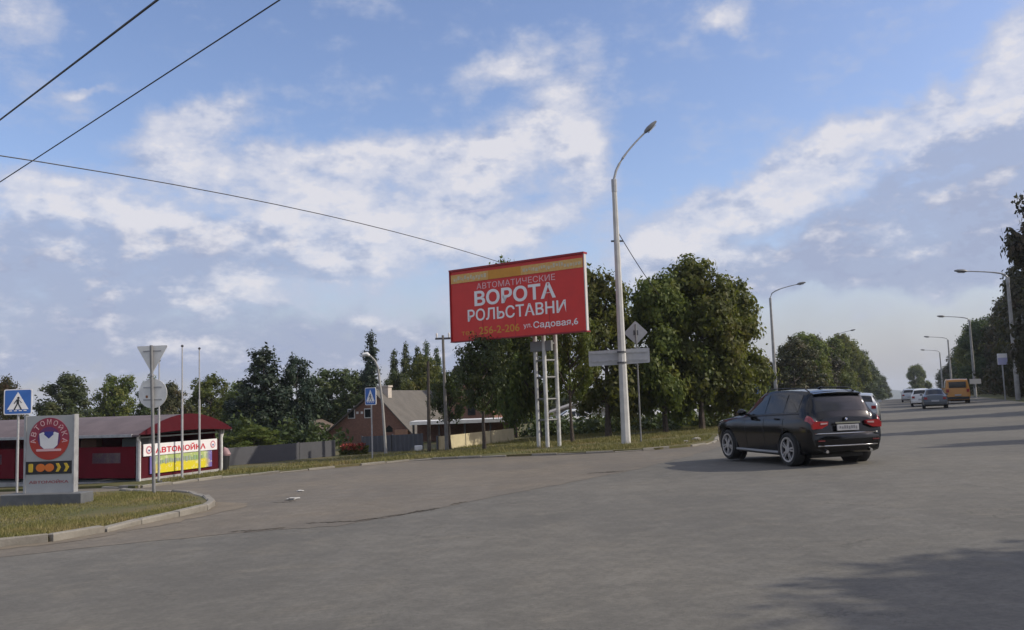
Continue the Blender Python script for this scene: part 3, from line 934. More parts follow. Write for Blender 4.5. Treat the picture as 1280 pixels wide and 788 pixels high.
def lamp_post(x, y, height, arm_dir, reach, rise, label, group, r0=0.17, r1=0.10, head=1.0, bend=0.25, dz=0.1):
    t = empty('street_lamp', (x, y, gz(x, y) + dz), math.atan2(arm_dir[1], arm_dir[0]))
    tag(t, label, 'street lamp', group)
    MB().tube([(0, 0, -0.4), (0, 0, height * 0.5), (0, 0, height)], [r0, (r0 + r1) / 2, r1], 8).build('post', POST_PALE if y < 40 else CONC, t, True)
    MB().tube([(0, 0, height - 0.5), (0, 0, height + 0.02)], r1 * 1.18, 8).build('collar', STEEL, t, True)
    pts = [(0, 0, height)]
    for k in range(1, 9):
        s = k / 8
        a = s * math.pi / 2 * bend * 2
        pts.append((reach * (s ** 1.25), 0, height + rise * (s ** (0.8 if bend < .4 else 0.45))))
    MB().tube(pts, [r1 * 0.55] * 4 + [r1 * 0.42] * 5, 8).build('arm', STEEL, t, True)
    e = Vector(pts[-1]); d = (e - Vector(pts[-3])).normalized()
    hd = MB()
    n = Vector((-d.z, 0, d.x)); L = 0.72 * head
    secs = [(0, .05, .04), (.12, .10, .09), (.35, .15, .12), (.75, .14, .10), (1.0, .06, .05)]
    vs = []; fs = []
    for (s, wv, hv) in secs:
        c = e + d * (L * s - 0.05)
        for k in range(8):
            an = 2 * math.pi * k / 8
            vs.append(c + Vector((0, 1, 0)) * (wv * head * math.cos(an)) + n * (hv * head * math.sin(an) * (0.7 if math.sin(an) < 0 else 1)))
    for i in range(len(secs) - 1):
        for k in range(8):
            fs.append((i * 8 + k, i * 8 + (k + 1) % 8, (i + 1) * 8 + (k + 1) % 8, (i + 1) * 8 + k))
    fs.append(tuple(range(8))); fs.append(tuple(range((len(secs) - 1) * 8, len(secs) * 8)))
    hd.add(vs, fs)
    h_ = hd.build('lamp_head', mat('lamp_head_grey', (0.16, 0.16, 0.16), 0.5), t, True)
    gl = MB()
    c = e + d * (L * 0.5 - 0.05) - n * (0.085 * head)
    gl.prism([c + d * (L * .28 * a) + Vector((0, .09 * head * b, 0)) for a, b in ((-1, -1), (1, -1), (1, 1), (-1, 1))], -n * 0.03)
    gl.build('lens', mat('lamp_lens', (0.5, 0.5, 0.48), 0.2), h_)
    return t


LGp = 'concrete street lamps'
main_lamp = lamp_post(4.38, 35.5, 10.75, (0.97, 0.1), 1.42, 2.0, 'tall concrete lamp post nearest the camera, right of the red billboard', LGp, 0.19, 0.095, 1.0)
lamp_post(26.0, 88.0, 11.3, (1, -0.2), 2.7, 1.25, 'street lamp above the black car, left of the receding road', LGp, 0.20, 0.11, 1.2, 0.6)
lamp_post(55.6, 152.0, 11.0, (1, -0.2), 2.7, 1.2, 'distant street lamp in the tree row left of the receding road', LGp, 0.17, 0.11, 1.2, 0.6)
for i, (x, y, lb) in enumerate(((44.3, 78.0, 'nearest street lamp of the row on the right edge of the road'), (66.6, 128.0, 'second street lamp of the row right of the road, above the orange van'),
                                (85.0, 172.0, 'third street lamp of the row right of the road'), (104.0, 215.0, 'fourth and smallest street lamp of the row right of the road'))):
    lamp_post(x, y, 10.8, (-1, 0.2), 3.3, 0.75, lb, LGp, 0.22, 0.13, 1.5, 0.6)
MB().box((0.02, 0, 8.2), (0.5, 0.10, 0.06)).build('bracket', STEELD, main_lamp)

# old lamp by the brick house: thin tilted mast, white head
t = empty('street_lamp', (-5.89, 40.1, gz(-5.89, 40.1) + 0.1))
tag(t, 'thin leaning street lamp with white head before the brick house', 'street lamp', LGp)
MB().tube([(0, 0, -0.3), (-0.12, 0, 2.2), (-0.30, 0, 3.9), (-0.42, 0, 4.2), (-0.62, 0, 4.42), (-0.72, 0, 4.46)], [0.075, 0.062, 0.05, 0.045, 0.04, 0.035], 8).build('post', mat('pole_grey', (0.33, 0.32, 0.30), 0.7, var=.2), t, True)
hd = MB().tube([(-0.66, 0, 4.45), (-0.78, 0, 4.52), (-0.95, 0, 4.50), (-1.02, 0, 4.44)], [0.05, 0.10, 0.09, 0.03], 8)
hd.build('lamp_head', WHITEP, t, True)

# ------------------------------------------------------------------ utility poles
def utility_pole(x, y, h, lean, label, material, arm=False):
    t = empty('utility_pole', (x, y, gz(x, y) + 0.1))
    tag(t, label, 'pole')
    MB().tube([(0, 0, -0.4), (lean, 0, h)], [0.10, 0.06], 8).build('post', material, t, True)
    if arm:
        MB().box((lean, 0, h - 0.15), (0.7, 0.08, 0.09)).build('crossarm', STEELD, t)
        for s in (-0.28, 0.28):
            MB().tube([(lean + s, 0, h - 0.12), (lean + s, 0, h + 0.04), (lean + s, 0, h + 0.12)], [0.03, 0.055, 0.03], 8).build('insulator', WHITEP, t, True)
    return t


WOOD = mat('weathered_wood', (0.07, 0.058, 0.048), 0.9, var=0.4, scale=5)
utility_pole(-3.87, 39.3, 4.0, 0.05, 'short dark wooden pole at the right end of the grey fence', WOOD)
utility_pole(-3.15, 40.2, 5.2, -0.05, 'taller pale pole with crossarm left of the billboard', mat('pole_old', (0.20, 0.19, 0.175), 0.9, var=.3), True)

# ------------------------------------------------------------------ overhead wires
WIRE = mat('wire_black', (0.03, 0.03, 0.035), 0.6)


def wire(a, b, sag, r_, label, ext=(0.0, 0.0)):
    a = Vector(a); b = Vector(b); d = b - a
    pts = []
    for k in range(25):
        t_ = -ext[0] + (1 + ext[0] + ext[1]) * k / 24
        p = a + d * t_
        p.z -= sag * 4 * t_ * (1 - t_)
        pts.append(p)
    tag(MB().tube(pts, r_, 6).build('overhead_wire', WIRE, None, True), label, 'wire', 'overhead wires')


wire((-12.98, 22, 9.27), (-5.69, 14, 8.45), 0.0, 0.022, 'thickest overhead wire crossing the upper left corner of the sky', (4.0, 1.9))
wire((-14.13, 24, 8.18), (-4.18, 16, 9.34), 0.0, 0.016, 'second overhead wire running parallel below the upper left corner wire', (3.0, 1.9))
wire((-11.78, 20, 7.72), (-1.1, 37.5, 7.80), -0.30, 0.015, 'long sagging wire falling from the left edge to the billboard', (0.8, 0.45))
wire((4.38, 35.5, 8.45), (7.9, 45.2, 6.4), 0.15, 0.018, 'short wire from the tall lamp post into the trees')

# ------------------------------------------------------------------ signs
BLUE = mat('sign_blue', (0.035, 0.13, 0.42), 0.45)
SGREY = mat('sign_back_grey', (0.74, 0.73, 0.69), 0.55, var=0.15, scale=5)
BLACKP = mat('black_paint', (0.015, 0.015, 0.017), 0.5)
POLE = mat('sign_pole_grey', (0.22, 0.22, 0.22), 0.6, 0.2, var=0.3, scale=4)


def round_poly(pts, r_, n=4):
    """round the corners of a 2D polygon"""
    o = []
    m = len(pts)
    for i in range(m):
        p = Vector(pts[i]); a = (Vector(pts[i - 1]) - p); b = (Vector(pts[(i + 1) % m]) - p)
        la, lb = min(r_, a.length * .45), min(r_, b.length * .45)
        a.normalize(); b.normalize()
        p0 = p + a * la; p1 = p + b * lb
        for k in range(n + 1):
            t_ = k / n
            o.append(tuple((1 - t_) ** 2 * p0 + 2 * t_ * (1 - t_) * p + t_ ** 2 * p1))
    return o


def plate(poly2, y, th, name, material, parent, dx=0.0, dz=0.0):
    return MB().prism([(x + dx, y, z + dz) for x, z in poly2], (0, th, 0)).build(name, material, parent)


def person_pictogram():
    head = [(0.012 + 0.032 * math.cos(a), 0.165 + 0.032 * math.sin(a)) for a in [k * math.pi / 5 for k in range(10)]]
    parts = [head, [(-0.035, 0.125), (0.03, 0.13), (0.03, -0.01), (-0.03, -0.01)], [(-0.03, 0.0), (0.0, 0.0), (-0.075, -0.165), (-0.115, -0.165)],
             [(0.0, 0.0), (0.032, 0.0), (0.115, -0.165), (0.075, -0.165)], [(-0.035, 0.12), (-0.02, 0.10), (-0.09, 0.0), (-0.105, 0.015)], [(0.02, 0.125), (0.03, 0.10), (0.105, 0.03), (0.09, 0.015)]]
    return parts


def crossing_sign(x, y, z0, z1, size, label, rz, post_r=0.03, dz=0.1):
    base = gz(x, y) + dz
    t = empty('crossing_sign', (x, y, base), rz)
    tag(t, label, 'road sign', 'pedestrian crossing signs')
    MB().tube([(0, 0.03, -0.3), (0, 0.03, z1 - base)], post_r, 8).build('post', STEEL, t, True)
    zc = (z0 + z1) / 2 - base; h = (z1 - z0) / 2; s = size / 2
    rim = plate(round_poly([(-s, -h), (s, -h), (s, h), (-s, h)], 0.06), -0.02, 0.02, 'rim', LETW, t, 0, zc)
    pb = plate(round_poly([(-s * .92, -h * .93), (s * .92, -h * .93), (s * .92, h * .93), (-s * .92, h * .93)], 0.05), -0.024, 0.01, 'sign_plate', BLUE, t, 0, zc)
    plate([(-s * .76, -h * .60), (s * .76, -h * .60), (0, h * .78)], -0.028, 0.01, 'triangle', LETW, pb, 0, zc)
    k = size * 1.35
    mb = MB()
    for p in person_pictogram():
        mb.prism([(a * k, -0.033, b * k + zc - h * .16) for a, b in p], (0, 0.006, 0))
    mb.build('walking_figure', BLACKP, pb)
    mb = MB()
    for i in range(4):
        mb.box((-s * .5 + i * s * .34, -0.030, zc - h * .70), (s * .2, 0.006, h * .07))
    mb.build('stripe', LETW, pb)
    return t


crossing_sign(-15.75, 28.0, 1.73, 2.53, 0.84, 'blue pedestrian crossing sign on a thin pole at the left edge', R(8), 0.035)
crossing_sign(-5.82, 35.7, 1.64, 2.34, 0.58, 'small blue crossing sign on a pole before the brick house', R(-32), 0.03)

# yield triangle and round sign seen from behind
base = gz(-9.38, 23.0) + 0.1
t = empty('road_sign_post', (-9.38, 23.0, base), R(-4))
tag(t, 'grey pole with the backs of an inverted triangle and a round sign', 'road sign')
MB().tube([(0, 0, -0.3), (-0.10, 0, 3.40 - base)], [0.045, 0.042], 10).build('post', POLE, t, True)
tri = plate(round_poly([(-0.43, 0.0), (0.43, 0.0), (0.0, -0.74)], 0.06), 0.055, 0.015, 'triangle_plate', SGREY, t, -0.10, 3.39 - base)
MB().box((-0.10, 0.052, 3.25 - base), (0.5, 0.012, 0.035)).build('back_rail', STEEL, tri)
disc = plate([(0.385 * math.cos(2 * math.pi * k / 32), 0.385 * math.sin(2 * math.pi * k / 32)) for k in range(32)], 0.055, 0.015, 'round_plate', SGREY, t, -0.08, 2.14 - base)
MB().box((-0.08, 0.05, 2.30 - base), (0.5, 0.014, 0.035)).box((-0.08, 0.05, 1.98 - base), (0.5, 0.014, 0.035)).build('back_rail', STEEL, disc)
plate(round_poly([(-0.03, -0.035), (0.03, -0.035), (0.03, 0.035), (-0.03, 0.035)], 0.02), 0.050, 0.006, 'rust_mark', mat('rust', (0.22, 0.09, 0.035), 0.9), disc, -0.24, -0.08 + 2.14 - base)
MB().box((-0.10, 0, 2.62 - base), (0.12, 0.12, 0.05)).build('clamp', STEEL, t)

# direction panel and diamond on the tall lamp post, seen from behind
t = empty('direction_sign', (4.36, 35.5, 2.9), R(-4))
tag(t, 'long blank grey back of a direction panel strapped to the tall lamp post', 'road sign')
plate(round_poly([(-1.32, -0.02), (1.14, 0.06), (1.14, 0.66), (-1.32, 0.60)], 0.05), 0.22, 0.03, 'panel', mat('panel_back_grey', (0.40, 0.40, 0.40), 0.55, var=0.12), t)
MB().box((-0.1, 0.205, 0.18), (2.3, 0.025, 0.05)).box((-0.1, 0.205, 0.5), (2.3, 0.025, 0.05)).build('back_rail', STEEL, t)
MB().tube([(0, 0, 0.05), (0, 0, 0.12)], 0.19, 10).tube([(0, 0, 0.48), (0, 0, 0.55)], 0.19, 10).build('strap', STEELD, t)
t = empty('diamond_sign', (5.12, 36.5, gz(5.12, 36.5) + 0.1), R(-3))
tag(t, 'grey back of a diamond sign on its own pole beside the lamp post', 'road sign')
zc = 4.25 - t.location.z
MB().tube([(0, 0, -0.3), (0, 0, zc + 0.35)], 0.035, 8).build('post', POLE, t, True)
dm = plate(round_poly([(0, -0.5), (0.5, 0), (0, 0.5), (-0.5, 0)], 0.06), 0.04, 0.015, 'sign_plate', mat('panel_back_grey', (0, 0, 0)), t, 0, zc)
MB().box((0, 0.03, zc), (0.2, 0.02, 0.2)).build('bracket', STEELD, dm)

# small roadside signs
def pole_sign(name, label, x, y, zc, wd, h, material, mat2=None, rz=0.0, dz=0.1):
    t = empty(name, (x, y, gz(x, y) + dz), rz)
    tag(t, label, 'sign')
    b = t.location.z
    MB().tube([(0, 0.05, -0.3), (0, 0.05, zc - b + h / 2)], 0.06, 8).build('post', STEEL, t, True)
    p = plate(round_poly([(-wd / 2, -h / 2), (wd / 2, -h / 2), (wd / 2, h / 2), (-wd / 2, h / 2)], 0.05), -0.06, 0.08, 'sign_plate', material, t, 0, zc - b)
    if mat2:
        plate([(-wd / 2, -h / 2), (wd / 2, -h / 2), (wd / 2, 0.12 * h), (-wd / 2, 0.12 * h)], -0.066, 0.006, 'lower_field', mat2, p, 0, zc - b)
    return t


YEL = mat('sign_yellow', (0.62, 0.50, 0.10), 0.5)
pole_sign('advertising_sign', 'narrow upright yellow and white sign on a post behind the black car', 19.4, 70.0, 3.05, 0.72, 1.55, YEL, LETW)
pole_sign('road_sign', 'small plain blue sign beside the yellow and white one', 17.9, 66.0, 1.85, 0.75, 0.75, BLUE)
pole_sign('road_sign', 'pale square sign under the nearest right-hand street lamp', 43.75, 79.0, 3.75, 0.85, 1.0, LETW, mat('sign_lavender', (0.42, 0.42, 0.60), 0.5), dz=0.0)
pole_sign('road_sign', 'low pale plate below the trees right of the orange van', 51.6, 99.0, 1.9, 1.25, 0.55, mat('plate_pale', (0.45, 0.44, 0.43), 0.6), dz=0.0)

# price sign on the island
mx, my = -11.22, 21.4
base = gz(mx, my) + 0.1
rz = R(-4)
t = empty('price_sign', (mx, my, base), rz)
tag(t, 'upright grey car wash sign with round red emblem on a low concrete block', 'sign')
MB().box((-0.02, -0.10, 0.10), (1.98, 0.55, 0.36), 0, 0.015).build('base_block', mat('block_grey', (0.13, 0.135, 0.14), 0.85, var=0.3, scale=3, bump=.3), t)
BOARD = mat('board_grey', (0.40, 0.40, 0.385), 0.5, var=0.08, scale=2)
zt = 1.66 - base; zb0 = 0.28
MB().box((0, 0, (zt + zb0) / 2), (1.16, 0.16, zt - zb0)).build('board', BOARD, t)
for s in (-1, 1):
    MB().box((s * 0.605, 0, (zt + zb0) / 2), (0.05, 0.19, zt - zb0 + 0.03)).build('edge_post', STEEL, t)
H_ = zt - zb0
zl = zb0 + H_ * 0.70
LR = mat('emblem_red', (0.42, 0.035, 0.02), 0.5); LM = mat('emblem_crimson', (0.30, 0.03, 0.06), 0.5); LBl = mat('emblem_blue', (0.03, 0.04, 0.25), 0.5)


def circ(r_, n=36, a0=0.0, a1=2 * math.pi):
    return [(r_ * math.cos(a0 + (a1 - a0) * k / n), r_ * math.sin(a0 + (a1 - a0) * k / n)) for k in range(n + (0 if a1 - a0 > 6.28 else 1))]


em = plate(circ(0.50), -0.092, 0.014, 'emblem', LM, t, 0, zl)
plate(circ(0.495, 24, math.pi * 1.02, math.pi * 1.98), -0.096, 0.006, 'emblem_band', LR, em, 0, zl - 0.01)
plate(circ(0.28), -0.100, 0.006, 'emblem_field', mat('emblem_plum', (0.13, 0.03, 0.13), 0.5), em, 0, zl)
plate([(-0.10, 0.17), (0.10, 0.17), (0.12, 0.10), (0, 0.0), (-0.12, 0.10)], -0.107, 0.004, 'emblem_drop', LBl, em, 0, zl)
plate([(-0.24, 0.12), (-0.14, 0.16), (0, 0.04), (0.14, 0.16), (0.24, 0.12), (0.21, -0.16), (0.12, -0.24), (-0.12, -0.24), (-0.21, -0.16)], -0.104, 0.006, 'emblem_figure', LETW, em, 0, zl)
plate(round_poly([(-0.31, -0.30), (0.31, -0.30), (0.31, -0.245), (-0.31, -0.245)], 0.02), -0.108, 0.006, 'emblem_ribbon', LETP, em, 0, zl)
for k, chh in enumerate('АВТОМОЙКА'):
    a = R(188 - k * 24.5)
    me = text_mesh(chh, 0.105, 0.13, 0.01)
    o = link('letter', me, LETP, em)
    o.location = (0.40 * math.cos(a), -0.098, zl + 0.40 * math.sin(a))
    o.rotation_euler = (0, -(a - math.pi / 2), 0)
zs_ = zb0 + H_ * 0.325
sc_ = MB().box((0, -0.085, zs_), (1.14, 0.02, H_ * 0.165)).build('display_band', BLACKP, t)
DY = mat('display_yellow', (0.62, 0.42, 0.03), 0.5); DO = mat('display_orange', (0.65, 0.16, 0.02), 0.5)
plate(round_poly([(-0.50, -0.10), (-0.39, -0.10), (-0.39, 0.10), (-0.50, 0.10)], 0.03), -0.102, 0.008, 'display_mark', DY, sc_, 0, zs_)
for cx, rx in ((-0.20, 0.115), (0.02, 0.115)):
    plate([(cx + rx * math.cos(2 * math.pi * k / 20), 0.095 * math.sin(2 * math.pi * k / 20)) for k in range(20)], -0.102, 0.008, 'display_mark', DO, sc_, 0, zs_)
for cx in (0.24, 0.44):
    plate([(cx - .06, .10), (cx + .01, .10), (cx + .07, 0), (cx + .01, -.10), (cx - .06, -.10), (cx - 0.01, 0)], -0.102, 0.008, 'display_mark', DY, sc_, 0, zs_)
lettering('АВТОМОЙКА', 0.98, 0.085, (0, -0.082, zb0 + H_ * 0.145), t, mat('board_letter_red', (0.30, 0.06, 0.07), 0.6), 0.01)

# flagpoles
for (x, y, h, lb) in ((-11.3, 28.05, 3.80, 'leftmost and lowest of three thin flagpoles before the car wash'), (-10.96, 29.1, 4.32, 'middle of three thin flagpoles before the car wash'), (-11.0, 30.8, 4.36, 'rightmost of three thin flagpoles before the car wash')):
    t = empty('flagpole', (x, y, gz(x, y) + 0.1))
    tag(t, lb, 'flagpole', 'flagpoles before the car wash')
    MB().tube([(0, 0, -0.2), (0, 0, h * 0.6), (0, 0, h * 0.602), (0, 0, h)], [0.04, 0.036, 0.024, 0.02], 8).build('pole', STEEL, t, True)
    MB().tube([(0, 0, h), (0, 0, h + 0.04), (0, 0, h + 0.08)], [0.03, 0.05, 0.02], 8).build('finial', STEELD, t, True)
    MB().tube([(0, 0, -0.06), (0, 0, 0.05)], 0.11, 10).build('foot', STEELD, t, True)

# ------------------------------------------------------------------ car wash
WR = mat('wash_dark_red', (0.13, 0.004, 0.012), 0.75, var=0.2, scale=2, spec=0.15)
WRL = mat('wash_red', (0.070, 0.0035, 0.009), 0.6, var=0.15, scale=2, spec=0.2)
ROOFG = mat('wash_roof_grey', (0.14, 0.108, 0.112), 0.85, var=0.25, scale=1.5)
org = Vector((-12.5, 29.35))
az_ = math.atan2(E1.y, E1.x)
wb = gz(org.x, org.y) + 0.09
# local frame: +X along the gable front, +Y back along the building
t = empty('car_wash', (org.x, org.y, wb), az_)
tag(t, 'low dark red car wash building with arched grey roof and banner front', 'building')
WF, WL = 4.15, 13.5
ev = 0.93 - wb; rg = 1.55 - wb; cut = 0.55 - wb
# (local z of the floor falls slightly to the left, plinth hides it)
MB().box((WF / 2, WL / 2, -0.22), (WF + 0.5, WL + 0.3, 0.4)).build('plinth', CONC, t)
fw = MB().box((WF / 2, 0.05, (cut + 0.0) / 2 + 0.02), (WF - 0.1, 0.08, cut - 0.02)).build('front_wall', WRL, t)
MB().box((WF / 2, 0.02, 0.03), (WF, 0.10, 0.10)).build('sill', CONC, fw)
for k in range(5):
    y0 = 0.12 + k * 2.65
    MB().box((0.06, y0 + 1.3, (cut + 0.1) / 2), (0.08, 2.52, cut - 0.12)).build('side_panel', WR, t)
    MB().box((0.035, y0 + 1.25, cut - 0.38), (0.03, 1.2, 0.34)).build('notice_board', mat('notice_dim', (0.10, 0.06, 0.10), 0.6, col2=(0.17, 0.13, 0.12), scale=5), t)
MB().box((WF - 0.06, WL / 2, (ev) / 2), (0.08, WL - .4, ev)).build('rear_wall', WR, t)
MB().box((WF / 2, WL - .1, ev / 2), (WF - .2, 0.1, ev)).build('end_wall', WR, t)
MB().box((WF / 2, WL / 2, 0.0), (WF - 0.3, WL - 0.5, 0.06)).build('wash_floor', mat('floor_dark', (0.10, 0.10, 0.10), 0.8), t)
for k in range(6):
    y0 = 0.06 + k * 2.65
    MB().box((0.06, y0, ev / 2), (0.09, 0.09, ev)).build('post', STEEL if k == 0 else mat('post_dull', (0.25, 0.17, 0.15), 0.6), t)
for s in (0.5,):
    MB().box((WF - 0.02, -0.04, ev / 2), (0.09, 0.09, ev + 0.02)).build('post', STEEL, t)
MB().tube([(WF + 0.03, -0.06, 0.0), (WF + 0.03, -0.06, ev - 0.30), (WF + 0.14, -0.06, ev - 0.08), (WF + 0.14, -0.06, ev + 0.02)], 0.035, 8).build('downpipe', WHITEP, t, True)
MB().tube([(0.0, -0.06, 0.0), (0.0, -0.06, cut + 0.12), (-0.10, -0.06, cut + 0.24), (-0.10, -0.06, ev)], 0.035, 8).build('downpipe', WHITEP, t, True)
# arched roof
arc = []
for k in range(17):
    a = k / 16
    arc.append((-0.30 + (WF + 0.62) * a, ev + (rg - ev) * math.sin(math.pi * a) ** 0.9))
mbq = MB()
ro = [(x, -0.28, z) for x, z in arc] + [(x, -0.28, z - 0.06) for x, z in reversed(arc)]
mbq.prism(ro, (0, WL + 0.4, 0)).build('roof', ROOFG, t)
gab = MB()
lo = [(x, ev - 0.03 + (z - ev) * 0.16) for x, z in arc[1:-1]]
gab.prism([(x, -0.33, z + 0.015) for x, z in arc] + [(x, -0.33, z) for x, z in reversed(lo)], (0, 0.05, 0)).build('gable', WRL, t)
MB().box((-0.28, WL / 2, ev - 0.02), (0.08, WL, 0.09)).build('gutter', STEEL, t)
for k in range(6):
    y0 = 0.9 + k * 2.3
    MB().box((WF / 2, y0, ev - 0.02), (WF, 0.05, 0.06)).build('tie_beam', STEELD, t)
MB().box((WF / 2, 0.05, ev - 0.1), (WF - .2, 0.05, 0.05)).build('tie_beam', STEEL, t)
# pale things standing inside, seen through the gap over the panels
for k, (yy, cc) in enumerate(((0.7, (0.35, 0.34, 0.33)), (1.6, (0.22, 0.26, 0.27)), (3.8, (0.30, 0.16, 0.10)), (5.6, (0.2, 0.22, 0.2)))):
    MB().box((1.2 + 0.3 * k, yy, cut / 2 + 0.12), (0.5, 0.55, cut + 0.22), 0.2 * k, 0.04).build('washing_machine', mat('inside_%d' % k, cc, 0.6), t)
# banner
bn = link('banner', MB().box((0, 0, 0), (3.75, 0.03, 0.40)).mesh('banner'), mat('banner_white', (0.74, 0.72, 0.72), 0.5, var=.05), t)
bn.location = (WF / 2 - 0.02, -0.03, 0.40 - wb)
lettering('АВТОМОЙКА', 2.55, 0.25, (-0.05, -0.016, -0.005), bn, mat('banner_red', (0.48, 0.015, 0.03), 0.5), 0.03)
for s in (-1, 1):
    rg_ = plate(circ(0.135, 24), -0.024, 0.008, 'badge', mat('badge_pink', (0.50, 0.20, 0.24), 0.5), bn, s * 1.63, 0)
    plate(circ(0.085, 20), -0.028, 0.006, 'badge_centre', LETW, rg_, s * 1.63, 0)
    plate([(-0.05, 0.03), (0, 0.0), (0.05, 0.03), (0.03, -0.05), (-0.03, -0.05)], -0.033, 0.006, 'badge_figure', LBl, rg_, s * 1.63, 0)
def banner_mat():
    m = bpy.data.materials.new('banner_print'); m.use_nodes = True
    g = NG(m.node_tree); b = g.n['Principled BSDF']; b.inputs['Roughness'].default_value = 0.5
    co = g.node('ShaderNodeTexCoord').outputs['Object']
    sp_ = g.node('ShaderNodeSeparateXYZ'); g.l.new(co, sp_.inputs[0])
    nz = g.noise(co, 2.2, 4.0, 0.6)
    zz = g.math('ADD', sp_.outputs[2], g.math('MULTIPLY', g.math('SUBTRACT', nz, 0.5), 0.25))
    c = g.mix(g.smooth(zz, -0.02, 0.06), (0.62, 0.52, 0.02), (0.36, 0.44, 0.16))
    ed = g.math('ABSOLUTE', sp_.outputs[0])
    c = g.mix(g.smooth(ed, 1.15, 1.5), c, (0.16, 0.13, 0.36))
    c = g.mix(g.smooth(g.noise(co, 7.0, 3.0), 0.55, 0.62, 0.0, 0.5), c, (0.66, 0.64, 0.42))
    g.l.new(c, b.inputs['Base Color'])
    return m


bn2 = link('banner', MB().box((0, 0, 0), (3.15, 0.03, 0.58)).mesh('banner'), banner_mat(), t)
bn2.location = (WF / 2 - 0.02, -0.035, -0.11 - wb)
mbp = MB(); u = -1.1
while u < 1.1:
    wd_ = rb.uniform(0.05, 0.12)
    mbp.box((u + wd_ / 2, -0.02, 0.10 + rb.uniform(-.02, .02)), (wd_, 0.012, rb.uniform(0.10, 0.17)))
    u += wd_ + 0.04
mbp.build('worn_print', mat('print_mauve', (0.30, 0.28, 0.36), 0.5, col2=(0.22, 0.36, 0.14), scale=2), bn2)
# dark bin with a pinkish bag by the downpipe
t2 = empty('rubbish_bin', (-11.05, 33.55, gz(-11.05, 33.55) + 0.09))
tag(t2, 'small dark bin with a pinkish bag at the right end of the car wash', 'bin')
MB().tube([(0, 0, 0), (0, 0, 0.55)], [0.17, 0.21], 12).build('body', BLACKP, t2, True)
bgm = MB().tube([(0.02, 0, 0.5), (0.06, 0, 0.62), (0.04, 0.0, 0.78), (0.0, 0.0, 0.86)], [0.16, 0.19, 0.12, 0.03], 10)
bgm.build('bag', mat('bag_pink', (0.36, 0.22, 0.23), 0.6, var=0.3, scale=8), t2, True)

# ------------------------------------------------------------------ fences and walls
FGREY = mat('fence_grey', (0.072, 0.072, 0.080), 0.6, var=0.12, scale=2)


def panel_fence(name, label, pts, h0, h1, material, step=2.0, wave=True):
    a, b = Vector(pts[0]), Vector(pts[1]); L = (b - a).length
    ang_ = math.atan2(b.y - a.y, b.x - a.x)
    t = empty(name, (a.x, a.y, gz(*a) + 0.08), ang_)
    tag(t, label, 'fence')
    n = max(1, round(L / step))
    for k in range(n):
        x0_, x1_ = L * k / n, L * (k + 1) / n
        p0 = a + (b - a) * (x0_ / L); p1 = a + (b - a) * (x1_ / L)
        g0 = gz(*p0) + 0.08 - t.location.z; g1 = gz(*p1) + 0.08 - t.location.z
        hh0 = h0 + (h1 - h0) * k / n; hh1 = h0 + (h1 - h0) * (k + 1) / n
        mb = MB(); m = 14 if wave else 1
        top = []; bot = []
        for q in range(m + 1):
            s = q / m
            x = x0_ + 0.03 + (x1_ - x0_ - 0.06) * s
            y = 0.022 * (1 if (q // 1) % 2 else -1) if wave else 0
            top.append((x, y, g0 + (g1 - g0) * s + hh0 + (hh1 - hh0) * s)); bot.append((x, y, g0 + (g1 - g0) * s - 0.1))
        vs = bot + top; f = [(q, q + 1, m + 2 + q, m + 1 + q) for q in range(m)]
        off = len(vs)
        vs = vs + [(x, y + 0.03, z) for x, y, z in vs]
        f += [tuple(reversed([i + off for i in ff])) for ff in f]
        f += [(m + 1 + q, m + 2 + q, off + m + 2 + q, off + m + 1 + q) for q in range(m)]
        mb.add(vs, f).build('panel', material, t)
        MB().box((x0_, 0.05, g0 + hh0 / 2), (0.07, 0.07, hh0 + 0.06)).build('post', STEELD, t)
    return t


panel_fence('sheet_fence', 'long low grey sheet fence right of the car wash', [(-12.4, 36.8), (-8.31, 40.85)], 0.76, 0.74, FGREY, 2.0, False)
panel_fence('sheet_fence', 'short grey sheet fence below the brick gable, behind the leaning lamp', [(-7.6, 43.6), (-4.3, 41.2)], 0.78, 0.80, FGREY)
panel_fence('cream_wall', 'low sunlit cream wall behind the short dark tree', [(-3.55, 40.3), (-0.1, 45.8)], 0.64, 0.70, mat('cream_plaster', (0.56, 0.48, 0.30), 0.85, var=0.15, scale=3), 2.2, False)

# flower bed, block
t = empty('flower_bed', (-7.6, 41.4, gz(-7.6, 41.4) + 0.1))
tag(t, 'low bright red flower bed in the gap between the grey fences', 'flower bed')
nr = np.random.RandomState(3)
pp = np.stack([nr.uniform(-.65, .65, 1500), nr.uniform(-.3, .3, 1500), nr.uniform(0.0, .38, 1500)], 1)
me = leaves_mesh('foliage', pp, 0.06, 3); link('foliage', me, LEAF['green'], t)
pp = np.stack([nr.uniform(-.55, .55, 600), nr.uniform(-.32, .25, 600), nr.uniform(.22, .50, 600)], 1)
me = leaves_mesh('blossom', pp, 0.06, 4); link('blossom', me, mat('blossom_red', (0.24, 0.016, 0.012), 0.6, col2=(0.28, 0.06, 0.02), scale=3), t)
t = MB().box((0, 0, 0.12), (0.34, 0.25, 0.30), 0.2, 0.02).build('concrete_block', WHITEP)
t.location = (-4.45, 40.3, gz(-4.45, 40.3) + 0.1); tag(t, 'small white block on the grass below the short grey fence', 'block')
